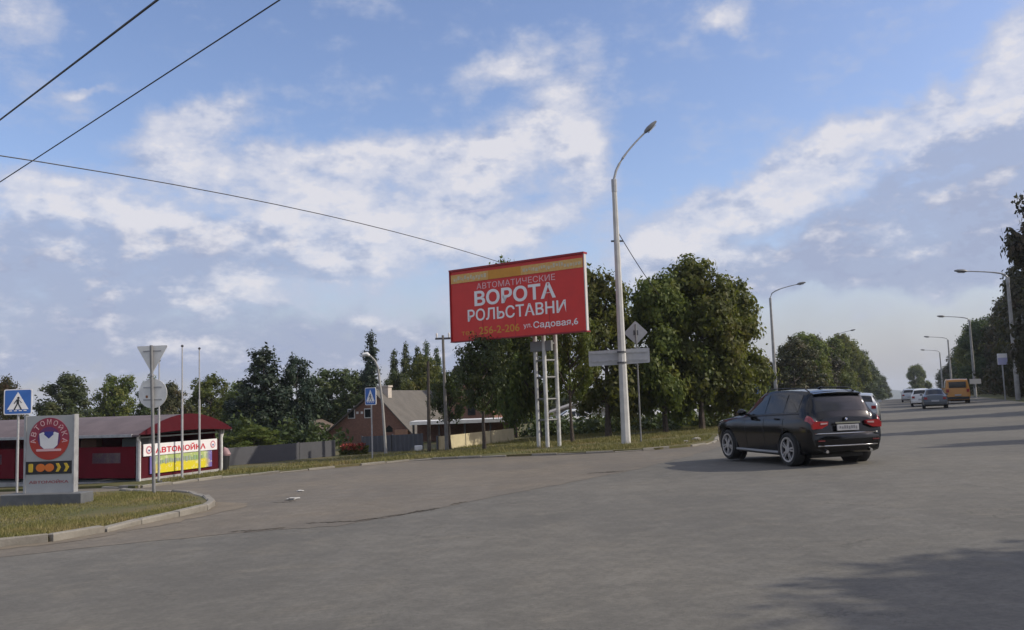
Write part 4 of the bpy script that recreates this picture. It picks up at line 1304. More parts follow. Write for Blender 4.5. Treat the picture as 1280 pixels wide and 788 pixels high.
# rocks at the verge corner
for k, (x, y, s_, lb) in enumerate(((7.0, 34.6, 0.20, 'larger pale stone on the verge corner before the black car'), (6.4, 33.6, 0.11, 'smaller pale stone on the verge edge left of the larger one'))):
    bm = bmesh.new(); bmesh.ops.create_icosphere(bm, subdivisions=2, radius=s_)
    rr_ = random.Random(k)
    for v in bm.verts:
        v.co = v.co * rr_.uniform(0.75, 1.1); v.co.z *= 0.6
    me = bpy.data.meshes.new('pale_stone'); bm.to_mesh(me); bm.free()
    o = link('pale_stone', me, mat('stone_pale', (0.26, 0.24, 0.20), 0.9, var=0.3, scale=6)); o.location = (x, y, gz(x, y) + 0.12)
    tag(o, lb, 'stone')
# litter on the side road
for k, (x, y, s_, lb) in enumerate(((-4.9, 19.4, 0.11, 'larger white scrap of litter lying on the side road'), (-5.3, 21.7, 0.07, 'smaller white scrap of litter farther off on the side road'))):
    bm = bmesh.new(); bmesh.ops.create_icosphere(bm, subdivisions=2, radius=s_)
    rr_ = random.Random(k + 9)
    for v in bm.verts:
        v.co = v.co * rr_.uniform(0.45, 1.2); v.co.x *= 1.5; v.co.z *= 0.28
    me = bpy.data.meshes.new('litter_scrap'); bm.to_mesh(me); bm.free()
    o = link('litter_scrap', me, mat('dirty_paper', (0.50, 0.49, 0.46), 0.8, var=0.4, scale=14)); o.location = (x, y, gz(x, y) + 0.024 + s_ * 0.3); tag(o, lb, 'litter')

# ------------------------------------------------------------------ houses
BRICK = bpy.data.materials.new('brick_wall'); BRICK.use_nodes = True
g = NG(BRICK.node_tree); bsd = g.n['Principled BSDF']; bsd.inputs['Roughness'].default_value = 0.9
bk = g.node('ShaderNodeTexBrick'); cmb_ = g.node('ShaderNodeTexCoord').outputs['Object']
mp = g.node('ShaderNodeMapping'); g.l.new(cmb_, mp.inputs[0]); mp.inputs[2].default_value = (R(90), 0, 0)
g.l.new(mp.outputs[0], bk.inputs['Vector'])
bk.inputs['Color1'].default_value = (0.25, 0.115, 0.075, 1); bk.inputs['Color2'].default_value = (0.19, 0.085, 0.058, 1); bk.inputs['Mortar'].default_value = (0.17, 0.14, 0.12, 1)
bk.inputs['Scale'].default_value = 3.9; bk.inputs['Mortar Size'].default_value = 0.02
g.l.new(bk.outputs[0], bsd.inputs['Base Color'])
SLATE = mat('roof_slate', (0.115, 0.103, 0.088), 0.85, var=0.25, scale=1.2, bump=0.4, bscale=9)
GLASSD = mat('window_dark', (0.015, 0.018, 0.02), 0.08)


def gable_house(name, label, x, y, rz, wd, depth, zeave, zridge, wall, roof, base=None, over=0.3, xr_=0.5):
    b0 = gz(x, y) if base is None else base
    t = empty(name, (x, y, b0), rz); tag(t, label, 'building')
    e = zeave - b0; r_ = zridge - b0; xm = wd * xr_
    MB().prism([(0, 0, -0.5), (wd, 0, -0.5), (wd, 0, e), (xm, 0, r_ - 0.05), (0, 0, e)], (0, depth, 0)).build('wall', wall, t)
    for sgn, xe in ((-1, 0.0), (1, wd)):
        dx = xm - xe; dz_ = r_ - e
        k = over / abs(dx)
        p0 = Vector((xe - dx * k, 0, e - dz_ * k)); p1 = Vector((xm, 0, r_))
        mb = MB().prism([(p0.x, -over, p0.z), (p1.x, -over, p1.z), (p1.x, -over, p1.z + 0.12), (p0.x, -over, p0.z + 0.10)], (0, depth + 2 * over, 0))
        mb.build('roof', roof, t)
    return t


hb = gable_house('brick_house', 'dark brick house with steep grey roof and chimney behind the fence', -13.0, 61.2, R(-17), 6.2, 10.0, -0.2, 2.5, BRICK, SLATE, over=0.25, xr_=0.58)
for xx, ww_ in ((1.85, 0.42), (3.1, 0.42)):
    wdw = MB().box((xx, -0.012, 1.15 + 1.05), (ww_ + 0.12, 0.05, 0.66)).build('window', WHITEP, hb)
    MB().box((xx, -0.03, 1.15 + 1.05), (ww_, 0.05, 0.54)).build('pane', GLASSD, wdw)
for xx in (2.3, 2.65):
    MB().box((xx, -0.012, 2.25), (0.16, 0.05, 0.16)).build('vent', WHITEP, hb)
MB().box((3.75, 1.3, 3.6), (0.8, 0.6, 0.8)).box((3.75, 1.3, 4.0), (0.92, 0.72, 0.12)).build('chimney', mat('chimney_pale', (0.50, 0.44, 0.38), 0.9, var=.2), hb)
MB().prism([(4.4, -0.02, 0.9), (4.4, -0.02, 1.15), (4.65, -0.02, 1.36), (4.9, -0.02, 1.15), (4.9, -0.02, 0.9)], (0, 0.03, 0)).build('window', GLASSD, hb)
MB().box((5.64, -0.14, 0.55), (0.9, 0.3, 1.0)).build('corner_pier', mat('pier_orange', (0.35, 0.20, 0.13), 0.9, var=.2), hb)
# annex with white fascia
t = empty('flat_annex', (-6.1, 52.0, gz(-6.1, 52.0) + 0.1)); tag(t, 'low open shed with a white edged flat roof beside the brick house', 'building')
zf = 0.48 - t.location.z
MB().box((3.1, 1.4, zf), (6.4, 3.2, 0.20)).build('roof', WHITEP, t)
MB().box((3.1, 2.8, zf / 2), (6.2, 0.15, zf)).build('wall', BRICK, t)
for k in range(5):
    MB().box((0.1 + k * 1.5, -0.05, zf / 2), (0.12, 0.12, zf)).build('post', mat('post_dark', (0.05, 0.045, 0.04), 0.8), t)
b2 = gable_house('brick_outbuilding', 'small tall brick house with grey gable behind the pole and billboard', -5.2, 68.0, R(-12), 3.6, 6.0, 2.9, 4.3, BRICK, SLATE, over=0.2, xr_=0.2)
MB().prism([(0.0, -0.03, 2.9 - b2.location.z), (3.6, -0.03, 2.9 - b2.location.z), (0.72, -0.03, 4.2 - b2.location.z)], (0, 0.025, 0)).build('gable_board', mat('gable_grey', (0.42, 0.41, 0.40), 0.8), b2)
MB().box((1.9, -0.02, 2.0), (0.6, 0.05, 0.8)).build('window', GLASSD, b2)
lw = gable_house('low_house', 'low brown roofed house with a cream end wall beside the big dark tree', -16.4, 62.0, R(2), 3.4, 6.0, -0.25, 0.55, mat('cream_end', (0.50, 0.42, 0.33), 0.9, var=.1), mat('roof_brown', (0.12, 0.085, 0.06), 0.9, var=.3), over=0.25)
# a pale shed and wall seen through the trunks
t = gable_house('pale_shed', 'pale low shed glimpsed between the trunks right of the mast', 2.6, 66.0, 0.0, 4.6, 5.0, 0.55, 1.25, mat('shed_pale', (0.55, 0.52, 0.47), 0.9, var=.15), mat('shed_roof', (0.30, 0.28, 0.26), 0.9))
MB().box((1.2, -0.02, 0.9), (0.8, 0.05, 1.6)).build('door', mat('shed_door', (0.18, 0.16, 0.15), 0.7), t)

# ------------------------------------------------------------------ vehicles
def crom(p0, p1, p2, p3, t_):
    return 0.5 * ((2 * p1) + (-p0 + p2) * t_ + (2 * p0 - 5 * p1 + 4 * p2 - p3) * t_ * t_ + (-p0 + 3 * p1 - 3 * p2 + p3) * t_ ** 3)


class Body:
    """car body lofted through cross-sections; s runs nose to tail, t runs floor centre to roof centre"""
    def __init__(b, stations):
        b.sec = []
        for (xlw, xb, xr_, zb_, zs, zbelt, zr, wl, wm, wbt, wr) in stations:
            b.sec.append([Vector(p) for p in ((xlw, 0, zb_), (xlw, wl * .88, zb_), (xlw, wl, zb_ + .09), ((xlw * 2 + xb) / 3, wm, zs), (xb, wm * .985, zbelt - (zbelt - zs) * .28), (xb, wbt, zbelt),
                                              (xr_, wr, zr - .075), (xr_, wr - .13, zr - .012), (xr_, 0, zr + .015))])
        b.n = len(b.sec)

    def at(b, s, t_):
        i = min(int(s), b.n - 2); u = s - i

        def row(t2):
            j = min(int(t2), 7); v = t2 - j
            return j, v
        j, v = row(t_)

        def col(k):
            c = b.sec[k]
            g_ = lambda q: c[max(0, min(8, q))]
            return crom(g_(j - 1) if j > 0 else c[0] * 2 - c[1], g_(j), g_(j + 1), g_(j + 2) if j + 2 <= 8 else Vector((c[8].x, -c[7].y, c[7].z)), v)
        k = lambda q: max(0, min(b.n - 1, q))
        a, c, d, e = col(k(i - 1)), col(i), col(i + 1), col(k(i + 2))
        w_ = crom(a, c, d, e, u); l_ = c.lerp(d, u)
        return l_.lerp(w_, 0.6)

    def mesh(b, ss=4, ts=2):
        S = [q / ss for q in range((b.n - 1) * ss + 1)]
        T = [q / ts for q in range(8 * ts + 1)]
        vs = []; m = len(T)
        ring = 2 * m - 2
        for s in S:
            p = [b.at(s, t_) for t_ in T]
            vs += p + [Vector((q.x, -q.y, q.z)) for q in reversed(p[1:-1])]
        fs = []
        for i in range(len(S) - 1):
            for k in range(ring):
                k2 = (k + 1) % ring
                fs.append((i * ring + k, i * ring + k2, (i + 1) * ring + k2, (i + 1) * ring + k))
        fs.append(tuple(range(ring))); fs.append(tuple(reversed(range((len(S) - 1) * ring, len(S) * ring))))
        me = bpy.data.meshes.new('body'); me.from_pydata([tuple(v) for v in vs], [], fs)
        bm = bmesh.new(); bm.from_mesh(me); bmesh.ops.recalc_face_normals(bm, faces=bm.faces); bm.to_mesh(me); bm.free()
        return me

    def patch(b, s0, s1, t0, t1, off=0.006, side=1, nu=6, nv=4, taper=0.0, both=False):
        """a panel lying on the body; thickness off"""
        rows = []
        for i in range(nu + 1):
            s = s0 + (s1 - s0) * i / nu
            r_ = []
            ta, tb = t0, t1
            for j in range(nv + 1):
                tt = ta + (tb - ta) * j / nv
                e = 0.02
                p = b.at(s, tt)
                du = b.at(min(b.n - 1 - 1e-4, s + e), tt) - b.at(max(0, s - e), tt)
                dv = b.at(s, min(8, tt + e)) - b.at(s, max(0, tt - e))
                n_ = dv.cross(du)
                n_ = n_.normalized() if n_.length > 1e-9 else Vector((0, 0, 1))
                if n_.dot(p - Vector((p.x * 0.6, 0, 0.7))) < 0:
                    n_ = -n_
                r_.append(p + n_ * off)
            if both:
                r_ = r_ + [Vector((q.x, -q.y, q.z)) for q in reversed(r_[:-1])]
            rows.append(r_)
        m = len(rows[0]); mb = MB()
        mb.v = [tuple((q.x, q.y * side, q.z)) for r_ in rows for q in r_]
        mb.f = [(i * m + j, i * m + j + 1, (i + 1) * m + j + 1, (i + 1) * m + j) for i in range(nu) for j in range(m - 1)]
        return mb


def cut_arches(me, axles, radius, zc, inner):
    """wheel arches cut out of the body"""
    ob = bpy.data.objects.new('body_tmp', me); COL.objects.link(ob)
    cutm = MB()
    for ax in axles:
        for s in (-1, 1):
            cutm.tube([(ax, s * inner, zc), (ax, s * 1.4, zc)], radius, 24)
    co = cutm.build('cutter_tmp', None)
    md = ob.modifiers.new('b', 'BOOLEAN'); md.operation = 'DIFFERENCE'; md.object = co; md.solver = 'EXACT'
    dg = bpy.context.evaluated_depsgraph_get(); dg.update()
    res = bpy.data.meshes.new_from_object(ob.evaluated_get(dg))
    bpy.data.objects.remove(ob); bpy.data.objects.remove(co)
    for p in res.polygons:
        p.use_smooth = True
    res.set_sharp_from_angle(angle=R(34))
    res.materials.clear()
    return res


TYRE = mat('tyre_rubber', (0.018, 0.018, 0.018), 0.85)
RIM = mat('rim_alloy', (0.44, 0.44, 0.45), 0.35, 0.8)
RIMD = mat('rim_recess', (0.03, 0.03, 0.03), 0.6)
GLASS = mat('car_glass', (0.010, 0.011, 0.013), 0.05, spec=0.5)
TAIL = mat('tail_lamp_red', (0.26, 0.006, 0.012), 0.15, coat=0.7)
TAILW = mat('tail_lamp_clear', (0.42, 0.26, 0.27), 0.15, coat=1.0)
CHROME = mat('chrome', (0.65, 0.65, 0.66), 0.15, 1.0)
TRIM = mat('black_trim', (0.012, 0.012, 0.012), 0.55)
PLATE = mat('number_plate', (0.36, 0.36, 0.37), 0.4)


def wheel_meshes(rt, rr, wd, spokes):
    """tyre and rim lathed about Y, outer face at +Y"""
    def lathe(prof, n=28):
        mb = MB(); m = len(prof)
        for k in range(n):
            a = 2 * math.pi * k / n
            for (r_, y) in prof:
                mb.v.append((r_ * math.cos(a), y, r_ * math.sin(a)))
        for k in range(n):
            for j in range(m - 1):
                a0 = k * m + j; b0 = ((k + 1) % n) * m + j
                mb.f.append((a0, b0, b0 + 1, a0 + 1))
        return mb
    h = wd / 2
    ty = lathe([(rr, -h * .8), (rr + .03, -h), (rt - .03, -h), (rt, -h * .7), (rt, h * .7), (rt - .03, h), (rr + .03, h), (rr, h * .8)])
    rm = lathe([(0.02, h * .45), (rr * .93, h * .35), (rr * .94, h * .95), (rr + .012, h * .99), (rr + .012, h * .6)])
    back = lathe([(0.0, h * .30), (rr * .95, h * .25)])
    sp_ = MB()
    for k in range(spokes):
        a = 2 * math.pi * k / spokes
        for da in (-0.16, 0.16):
            c0, s0 = math.cos(a + da * 1.6), math.sin(a + da * 1.6); c1, s1 = math.cos(a + da), math.sin(a + da)
            wv = 0.021
            p = [(c0 * .06 - s0 * wv, s0 * .06 + c0 * wv), (c0 * .06 + s0 * wv, s0 * .06 - c0 * wv), (c1 * rr * .97 + s1 * wv * .8, s1 * rr * .97 - c1 * wv * .8), (c1 * rr * .97 - s1 * wv * .8, s1 * rr * .97 + c1 * wv * .8)]
            sp_.prism([(x, h * .55, z) for x, z in p], (0, h * .35, 0))
    sp_.tube([(0, h * .5, 0), (0, h * .98, 0)], 0.085, 14)
    ring = lathe([(rr * .88, h * .6), (rr * .90, h * .98), (rr + .012, h * 1.0), (rr + .014, h * .6)])
    sp_.add(ring.v, ring.f)
    return ty.mesh('tyre', True), sp_.mesh('rim', False), back.mesh('rim_recess', True)


WM = {}


def add_wheels(t, axles, track, rt, rr, wd, spokes=5, sub=True):
    key = (rt, rr, wd, spokes)
    if key not in WM:
        a, b, c = wheel_meshes(rt, rr, wd, spokes)
        a.materials.append(TYRE); b.materials.append(RIM); c.materials.append(RIMD)
        WM[key] = (a, b, c)
    a, b, c = WM[key]
    for i, ax in enumerate(axles):
        for s in (1, -1):
            wv = empty('wheel', (ax, s * track, rt), 0 if s > 0 else math.pi)
            wv.parent = t
            wv.rotation_euler.y = 0.4 * i + (0.3 if s > 0 else 0.0)
            link('tyre', a, None, wv); link('rim', b, None, wv); link('rim_recess', c, None, wv)


# ---- the black sport utility car
X = [(2.30, 2.24, 2.20, .34, .58, .86, .92, .66, .78, .72, .60),
     (2.12, 2.08, 2.02, .24, .64, .98, 1.05, .84, .91, .84, .72),
     (1.50, 1.50, 1.48, .22, .70, 1.06, 1.14, .90, .962, .88, .74),
     (.90, .90, .95, .22, .71, 1.10, 1.175, .91, .958, .88, .74),
     (.30, .42, .14, .22, .71, 1.10, 1.655, .91, .955, .88, .66),
     (-.40, -.40, -.42, .22, .72, 1.13, 1.735, .91, .955, .88, .67),
     (-1.25, -1.25, -1.25, .22, .73, 1.16, 1.735, .92, .965, .875, .66),
     (-1.90, -1.95, -1.98, .26, .73, 1.18, 1.68, .90, .945, .86, .64),
     (-2.22, -2.27, -2.26, .32, .70, 1.13, 1.20, .86, .915, .83, .72),
     (-2.36, -2.36, -2.32, .38, .66, 1.02, 1.09, .80, .86, .79, .66)]
bx = Body(X)
PAINT = mat('car_paint_black', (0.004, 0.004, 0.005), 0.12, spec=0.45)
ax_x = (1.465, -1.465)
car = empty('black_car', (0, 0, 0))
tag(car, 'black sport utility car turning across the junction, seen from behind', 'car')
body = link('body', cut_arches(bx.mesh(), ax_x, 0.435, 0.39, 0.60), PAINT, car)
add_wheels(car, ax_x, 0.845, 0.385, 0.275, 0.27)
for ax in ax_x:
    for s in (1, -1):
        n_ = MB(); m = 20
        pts = [(ax + 0.445 * math.cos(R(-12 + 204 * k / m)), s * 0.93, 0.39 + 0.445 * math.sin(R(-12 + 204 * k / m))) for k in range(m + 1)]
        n_.tube(pts, 0.022, 6).build('arch_trim', TRIM, body, True)
        MB().tube([(ax, s * 0.62, 0.39), (ax, s * 0.64, 0.39)], 0.43, 20).build('arch_liner', TRIM, body)
for s in (1, -1):
    for (a, b, nm) in ((3.86, 4.93, 'front_side_window'), (5.02, 5.93, 'rear_side_window'), (6.06, 6.72, 'quarter_window')):
        bx.patch(a, b, 5.14, 5.93, 0.005, s).build(nm, GLASS, car, True)
    bx.patch(3.6, 6.85, 5.02, 5.09, 0.008, s, 24, 1).build('window_trim', TRIM, car, True)
    # door joints and handles
    for sv in (3.72, 4.98, 6.05):
        bx.patch(sv, sv + 0.018, 2.3, 5.05, 0.002, s, 1, 10).build('door_seam', TRIM, body)
    for sv in (4.66, 5.74):
        p = bx.at(sv, 4.35); MB().box((p.x, s * (p.y + 0.012), p.z), (0.20, 0.03, 0.03)).build('door_handle', PAINT, car)
    p = bx.at(3.95, 5.1)
    mr_ = MB().tube([(p.x + .02, s * (p.y - .02), p.z + .02), (p.x + .04, s * (p.y + .09), p.z + .06)], 0.03, 6)
    mo_ = link('mirror', mr_.mesh('mirror'), PAINT, car)
    bm = bmesh.new(); bmesh.ops.create_icosphere(bm, subdivisions=2, radius=1.0)
    bmesh.ops.scale(bm, vec=(0.085, 0.125, 0.085), verts=bm.verts); bmesh.ops.translate(bm, vec=(p.x + .05, s * (p.y + .17), p.z + .09), verts=bm.verts)
    me = bpy.data.meshes.new('mirror_shell'); bm.to_mesh(me); bm.free()
    for pl_ in me.polygons: pl_.use_smooth = True
    link('mirror_shell', me, PAINT, mo_)
    # sill and roof rail
    MB().tube([(1.02, s * .93, .30), (0, s * .95, .30), (-1.02, s * .93, .30)], 0.035, 8).build('side_step', mat('sill_grey', (0.22, 0.22, 0.22), 0.4, 0.5), car, True)
    rp = [bx.at(4.25 + 2.6 * k / 10, 6.75) + Vector((0, 0, 0.055 if 0 < k < 10 else 0.0)) for k in range(11)]
    MB().tube([(q.x, s * q.y, q.z) for q in rp], 0.014, 6).build('roof_rail', TRIM, car, True)
    # tail lamps wrap the corner
    tl = bx.patch(7.62, 8.99, 4.05, 5.0, 0.012, s, 10, 5).build('tail_lamp', TAIL, car, True)
    m2 = MB().prism([(-2.40, s * y_, z_) for y_, z_ in ((0.47, 1.02), (0.80, 1.03), (0.87, 0.96), (0.86, 0.86), (0.64, 0.87), (0.49, 0.94))], (0.10, 0, 0))
    m2.build('tail_lamp', TAIL, car)
    MB().prism([(-2.412, s * y_, z_) for y_, z_ in ((0.50, 0.995), (0.67, 0.995), (0.67, 0.955), (0.51, 0.965))], (0.02, 0, 0)).build('reversing_lens', TAILW, tl)
    MB().box((-2.425, s * 0.68, 0.60), (0.02, 0.16, 0.025)).build('reflector', mat('reflector_dim', (0.12, 0.01, 0.012), 0.4), car)
    MB().tube([(-2.42, s * 0.55, 0.36), (-2.30, s * 0.55, 0.36)], 0.036, 12).build('exhaust', CHROME, car, True)
    bx.patch(0.25, 1.55, 4.45, 5.3, 0.008, s, 6, 4).build('headlamp', mat('headlamp_glass', (0.35, 0.35, 0.36), 0.1, coat=1.0), car, True)
bx.patch(7.12, 7.90, 6.15, 8.0, 0.006, 1, 6, 5, both=True).build('rear_window', GLASS, car, True)
bx.patch(3.12, 3.90, 6.1, 8.0, 0.006, 1, 6, 5, both=True).build('windscreen', GLASS, car, True)
# roof spoiler, rear bumper, plate, handle, emblem
spl = MB(); vs = []
for y_ in (-.60, -.35, 0, .35, .60):
    dr = 0.03 * (y_ / .6) ** 2
    vs += [(-1.90, y_, 1.70 - dr), (-2.13 + 0.05 * abs(y_), y_, 1.665 - dr), (-2.13 + .05 * abs(y_), y_, 1.635 - dr), (-1.93, y_, 1.645 - dr)]
spl.add(vs, [(i * 4 + a, i * 4 + (a + 1) % 4, i * 4 + 4 + (a + 1) % 4, i * 4 + 4 + a) for i in range(4) for a in range(4)] + [(0, 1, 2, 3), (16, 19, 18, 17)])
spl.build('roof_spoiler', PAINT, car)
bp_ = MB(); ys = [-.93, -.90, -.78, -.4, 0, .4, .78, .90, .93]
xo = [-2.00, -2.22, -2.38, -2.44, -2.455, -2.44, -2.38, -2.22, -2.00]
sect = [(0.02, .76), (-0.0, .74), (-.012, .62), (-.0, .46), (.06, .36), (.2, .34)]
for y_, x_ in zip(ys, xo):
    for (dx_, z_) in sect:
        bp_.v.append((x_ + dx_, y_, z_))
m = len(sect)
bp_.f = [(i * m + j, i * m + j + 1, (i + 1) * m + j + 1, (i + 1) * m + j) for i in range(len(ys) - 1) for j in range(m - 1)]
bp_.f += [tuple((i * m) for i in range(len(ys)))]
bmp = bp_.build('rear_bumper', PAINT, car, True)
MB().tube([(x_ - 0.004, y_ * .95, .485) for y_, x_ in list(zip(ys, xo))[1:-1]], 0.014, 6).build('bumper_strip', CHROME, bmp, True)
MB().tube([(x_ + 0.0, y_ * .98, .755) for y_, x_ in list(zip(ys, xo))[1:-1]], 0.012, 6).build('bumper_edge', CHROME, bmp, True)
MB().box((-2.41, 0, 0.88), (0.03, 0.54, 0.13)).build('number_plate', PLATE, car)
mbp = MB()
for k_ in range(8):
    mbp.box((-2.428, -0.21 + 0.058 * k_, 0.88 + (0.008 if k_ % 3 else -0.004)), (0.006, 0.034, 0.07 if k_ < 6 else 0.05))
mbp.build('plate_marks', mat('plate_mark_grey', (0.16, 0.16, 0.17), 0.6), car)
MB().box((-2.40, 0, 0.985), (0.05, 0.62, 0.035)).build('tailgate_handle', CHROME, car)
emb = MB().tube([(-2.345, 0, 1.075), (-2.372, 0, 1.07)], 0.042, 18).build('emblem', TRIM, car, True)
for q in range(4):
    a0 = q * math.pi / 2
    MB().prism([(-2.376, 0, 1.07)] + [(-2.376, 0.028 * math.cos(a0 + k * math.pi / 8), 1.07 + 0.028 * math.sin(a0 + k * math.pi / 8)) for k in range(5)], (0.004, 0, 0)).build('emblem_quarter', BLUE if q % 2 else LETW, emb)
MB().tube([(-1.35, 0, 1.74), (-1.45, 0, 1.79), (-1.52, 0, 1.80)], [0.03, 0.02, 0.012], 6).build('aerial_fin', PAINT, car, True)
MB().box((0, 0, 0.27), (3.9, 1.3, 0.14)).build('underbody', TRIM, car)


def set_on_ground(o, x, y, heading, dz=0.024):
    o.location = (x, y, gz(x, y) + dz)
    o.rotation_euler = Vector((0.025, -0.013, 0)).length and (0, 0, heading)


fh = R(103.5)
rear = Vector((6.28, 20.45)); hd_ = Vector((math.cos(fh), math.sin(fh))); lf_ = Vector((-hd_.y, hd_.x))
cc = rear + hd_ * 1.465 - lf_ * 0.90
set_on_ground(car, cc.x, cc.y, fh)

# ---- ordinary cars farther off
SED = [(2.12, 2.08, 2.0, .30, .48, .66, .70, .60, .70, .62, .50), (1.95, 1.9, 1.85, .22, .54, .74, .79, .76, .81, .74, .62), (1.30, 1.3, 1.3, .20, .56, .84, .90, .80, .845, .78, .66), (.75, .75, .80, .20, .58, .90, .96, .81, .845, .78, .66),
       (.10, .2, .0, .20, .60, .93, 1.38, .81, .845, .77, .56), (-.5, -.5, -.5, .20, .60, .94, 1.44, .81, .845, .77, .57), (-1.05, -1.1, -.98, .22, .60, .95, 1.38, .81, .845, .77, .55), (-1.55, -1.58, -1.62, .22, .60, .95, 1.00, .80, .84, .76, .62),
       (-2.02, -2.05, -2.05, .28, .58, .93, .97, .76, .80, .73, .60), (-2.14, -2.12, -2.10, .32, .52, .82, .88, .72, .76, .68, .55)]
HAT = [(1.95, 1.9, 1.84, .30, .50, .70, .74, .60, .70, .62, .50), (1.8, 1.76, 1.7, .22, .56, .78, .84, .76, .81, .74, .62), (1.25, 1.25, 1.25, .20, .58, .90, .96, .80, .84, .78, .66), (.80, .8, .85, .20, .60, .95, 1.01, .81, .845, .78, .66),
       (.15, .25, .05, .20, .62, .98, 1.43, .81, .845, .77, .58), (-.5, -.5, -.5, .20, .62, .99, 1.49, .81, .845, .77, .59), (-1.2, -1.2, -1.2, .22, .62, 1.00, 1.46, .81, .84, .77, .58), (-1.6, -1.62, -1.60, .24, .62, 1.00, 1.38, .80, .83, .76, .56),
       (-1.84, -1.88, -1.90, .28, .60, .96, 1.02, .76, .80, .73, .62), (-1.96, -1.95, -1.94, .32, .54, .84, .90, .72, .76, .68, .55)]
VAN = [(2.55, 2.5, 2.46, .34, .60, .86, .92, .74, .84, .78, .66), (2.4, 2.36, 2.3, .26, .66, .98, 1.05, .86, .92, .86, .74), (2.0, 2.0, 1.95, .24, .70, 1.10, 1.20, .90, .97, .90, .78), (1.75, 1.72, 1.65, .24, .70, 1.16, 1.30, .91, .98, .92, .80),
       (1.35, 1.3, 1.10, .24, .72, 1.20, 2.02, .92, .99, .95, .82), (.4, .4, .4, .24, .72, 1.22, 2.12, .92, .99, .96, .84), (-.6, -.6, -.6, .24, .72, 1.22, 2.13, .92, .99, .96, .84), (-1.7, -1.7, -1.7, .26, .72, 1.22, 2.12, .92, .99, .96, .84),
       (-2.45, -2.47, -2.40, .30, .70, 1.22, 2.06, .90, .97, .94, .82), (-2.58, -2.58, -2.50, .36, .68, 1.18, 1.96, .86, .93, .90, .76)]


def simple_car(kind, label, paint, x, y, heading, group, lamps_rear=True, lit=None, dz=0.024):
    tab, axl, tr, rt, rr = {'sedan': (SED, (1.28, -1.22), .74, .30, .20), 'hatch': (HAT, (1.2, -1.2), .74, .30, .20), 'van': (VAN, (1.75, -1.35), .85, .34, .20)}[kind]
    B_ = Body(tab)
    t = empty({'sedan': 'sedan_car', 'hatch': 'hatchback_car', 'van': 'passenger_van'}[kind], (0, 0, 0))
    tag(t, label, 'van' if kind == 'van' else 'car', group)
    link('body', cut_arches(B_.mesh(3, 2), axl, rt + .05, rt, tr - .14), paint, t)
    add_wheels(t, axl, tr, rt, rr, 0.2, 6)
    n = B_.n
    for s in (1, -1):
        if kind == 'sedan':
            win = ((3.8, 4.95), (5.04, 5.85)); rw = (6.1, 6.9); wsn = (3.1, 3.9)
        elif kind == 'hatch':
            win = ((3.8, 4.95), (5.04, 5.9), (6.05, 6.7)); rw = (7.1, 7.9); wsn = (3.1, 3.9)
        else:
            win = ((3.75, 4.4), (4.5, 5.4), (5.5, 6.4), (6.5, 7.4)); rw = (8.2, 8.95); wsn = (3.1, 3.92)
        for a, b in win:
            B_.patch(a, b, 5.14, 5.86, 0.006, s).build('side_window', GLASS, t, True)
        last = tab[-1]
        MB().box((last[1] - 0.03, s * (last[8] - 0.14), last[5] - 0.06), (0.10, 0.22, 0.16 if kind != 'van' else 0.26)).build('tail_lamp', TAIL, t)
        f0 = tab[0]
        MB().box((f0[1] - 0.02, s * (f0[8] - 0.16), f0[5] - 0.05), (0.14, 0.26, 0.13)).build('headlamp', mat('headlamp_glass', (0, 0, 0)), t)
        p = B_.at(3.95, 5.1)
        MB().box((p.x, s * (p.y + .10), p.z + .05), (0.10, 0.18, 0.12)).build('mirror', paint, t)
    if kind != 'van':
        B_.patch(rw[0], rw[1], 6.2, 8.0, 0.006, 1, 5, 4, both=True).build('rear_window', GLASS, t, True)
    else:
        MB().box((tab[-1][2] - 0.04, 0, 1.62), (0.06, 1.35, 0.52)).build('rear_window', GLASS, t)
    B_.patch(wsn[0], wsn[1], 6.15, 8.0, 0.006, 1, 5, 4, both=True).build('windscreen', GLASS, t, True)
    last = tab[-1]
    MB().box((last[0] - 0.04, 0, last[3] + 0.13), (0.16, last[7] * 2 + .04, 0.2), 0, 0.02).build('rear_bumper', paint if kind != 'van' else TRIM, t)
    MB().box((last[0] - 0.075, 0, last[4] + 0.06), (0.12, 0.50, 0.12)).build('number_plate', PLATE, t)
    MB().box((tab[0][0] - 0.02, 0, tab[0][3] + 0.1), (0.16, tab[0][7] * 2, 0.2), 0, 0.02).build('front_bumper', paint if kind != 'van' else TRIM, t)
    MB().box((0, 0, 0.25), (2.9, 1.1, 0.12)).build('underbody', TRIM, t)
    set_on_ground(t, x, y, heading, dz)
    return t


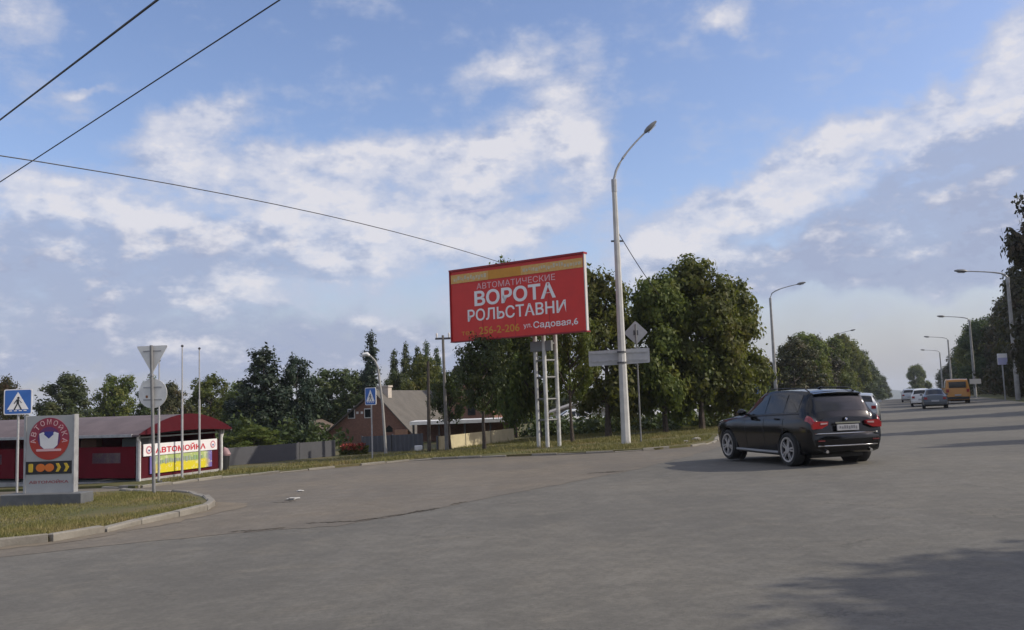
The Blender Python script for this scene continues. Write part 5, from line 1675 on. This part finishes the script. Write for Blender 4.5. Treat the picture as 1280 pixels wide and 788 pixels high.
SILVER = mat('paint_silver', (0.42, 0.43, 0.44), 0.3, 0.5, coat=0.6)
DGREY = mat('paint_dark_grey', (0.07, 0.08, 0.09), 0.3, 0.4, coat=0.6)
WHT = mat('paint_white', (0.62, 0.62, 0.61), 0.3, coat=0.6)
MAROON = mat('paint_maroon', (0.12, 0.02, 0.025), 0.3, coat=0.6)
ORNG = mat('paint_orange', (0.50, 0.21, 0.02), 0.4, coat=0.4)
away = math.atan2(1, SL); back = away + math.pi
CG = 'cars on the receding road'
simple_car('hatch', 'silver car just beyond the rear of the black car', SILVER, 18.2, 46.5, away, CG)
simple_car('sedan', 'dark grey sedan on the right half of the receding road', DGREY, 31.0, 65.5, away, CG)
simple_car('hatch', 'white car partly hidden behind the dark grey sedan', WHT, 34.4, 75.0, away, CG)
simple_car('van', 'orange passenger van parked by the right kerb', ORNG, 39.4, 79.0, away, CG)
simple_car('hatch', 'pale car farther down the road left of the white car', SILVER, 45.0, 101.0, away, CG)
simple_car('sedan', 'dark red car parked at the far left roadside', MAROON, 42.8, 114.0, away, CG)
simple_car('hatch', 'small grey car behind the dark red one at the far left roadside', SILVER, 50.3, 130.0, away, CG)
PK = 'white cars parked behind the trees'
simple_car('hatch', 'white hatchback seen between the trunks right of the tall lamp post', WHT, 9.0, 61.0, 0.1, PK, dz=0.1)
simple_car('sedan', 'white car seen between the trunks beside the white hatchback', WHT, 12.8, 60.0, 0.05, PK, dz=0.1)
simple_car('sedan', 'white car glimpsed between mast and tall lamp post', WHT, 4.4, 59.0, 0.1, PK, dz=0.1)

# ------------------------------------------------------------------ air
mb = MB().box((0, 1500, -43.5), (7400, 3900, 137))
hz = mb.build('haze', None)
hm = bpy.data.materials.new('haze_air'); hm.use_nodes = True
g = NG(hm.node_tree); g.n.clear()
o_ = g.node('ShaderNodeOutputMaterial'); pv = g.node('ShaderNodeVolumePrincipled')
pv.inputs['Color'].default_value = (0.80, 0.86, 0.95, 1)
pv.inputs['Density'].default_value = 0.00022
g.l.new(pv.outputs[0], o_.inputs['Volume'])
hz.data.materials.append(hm)
tag(hz, 'thin blue haze over the far end of the road', 'haze', kind='stuff')
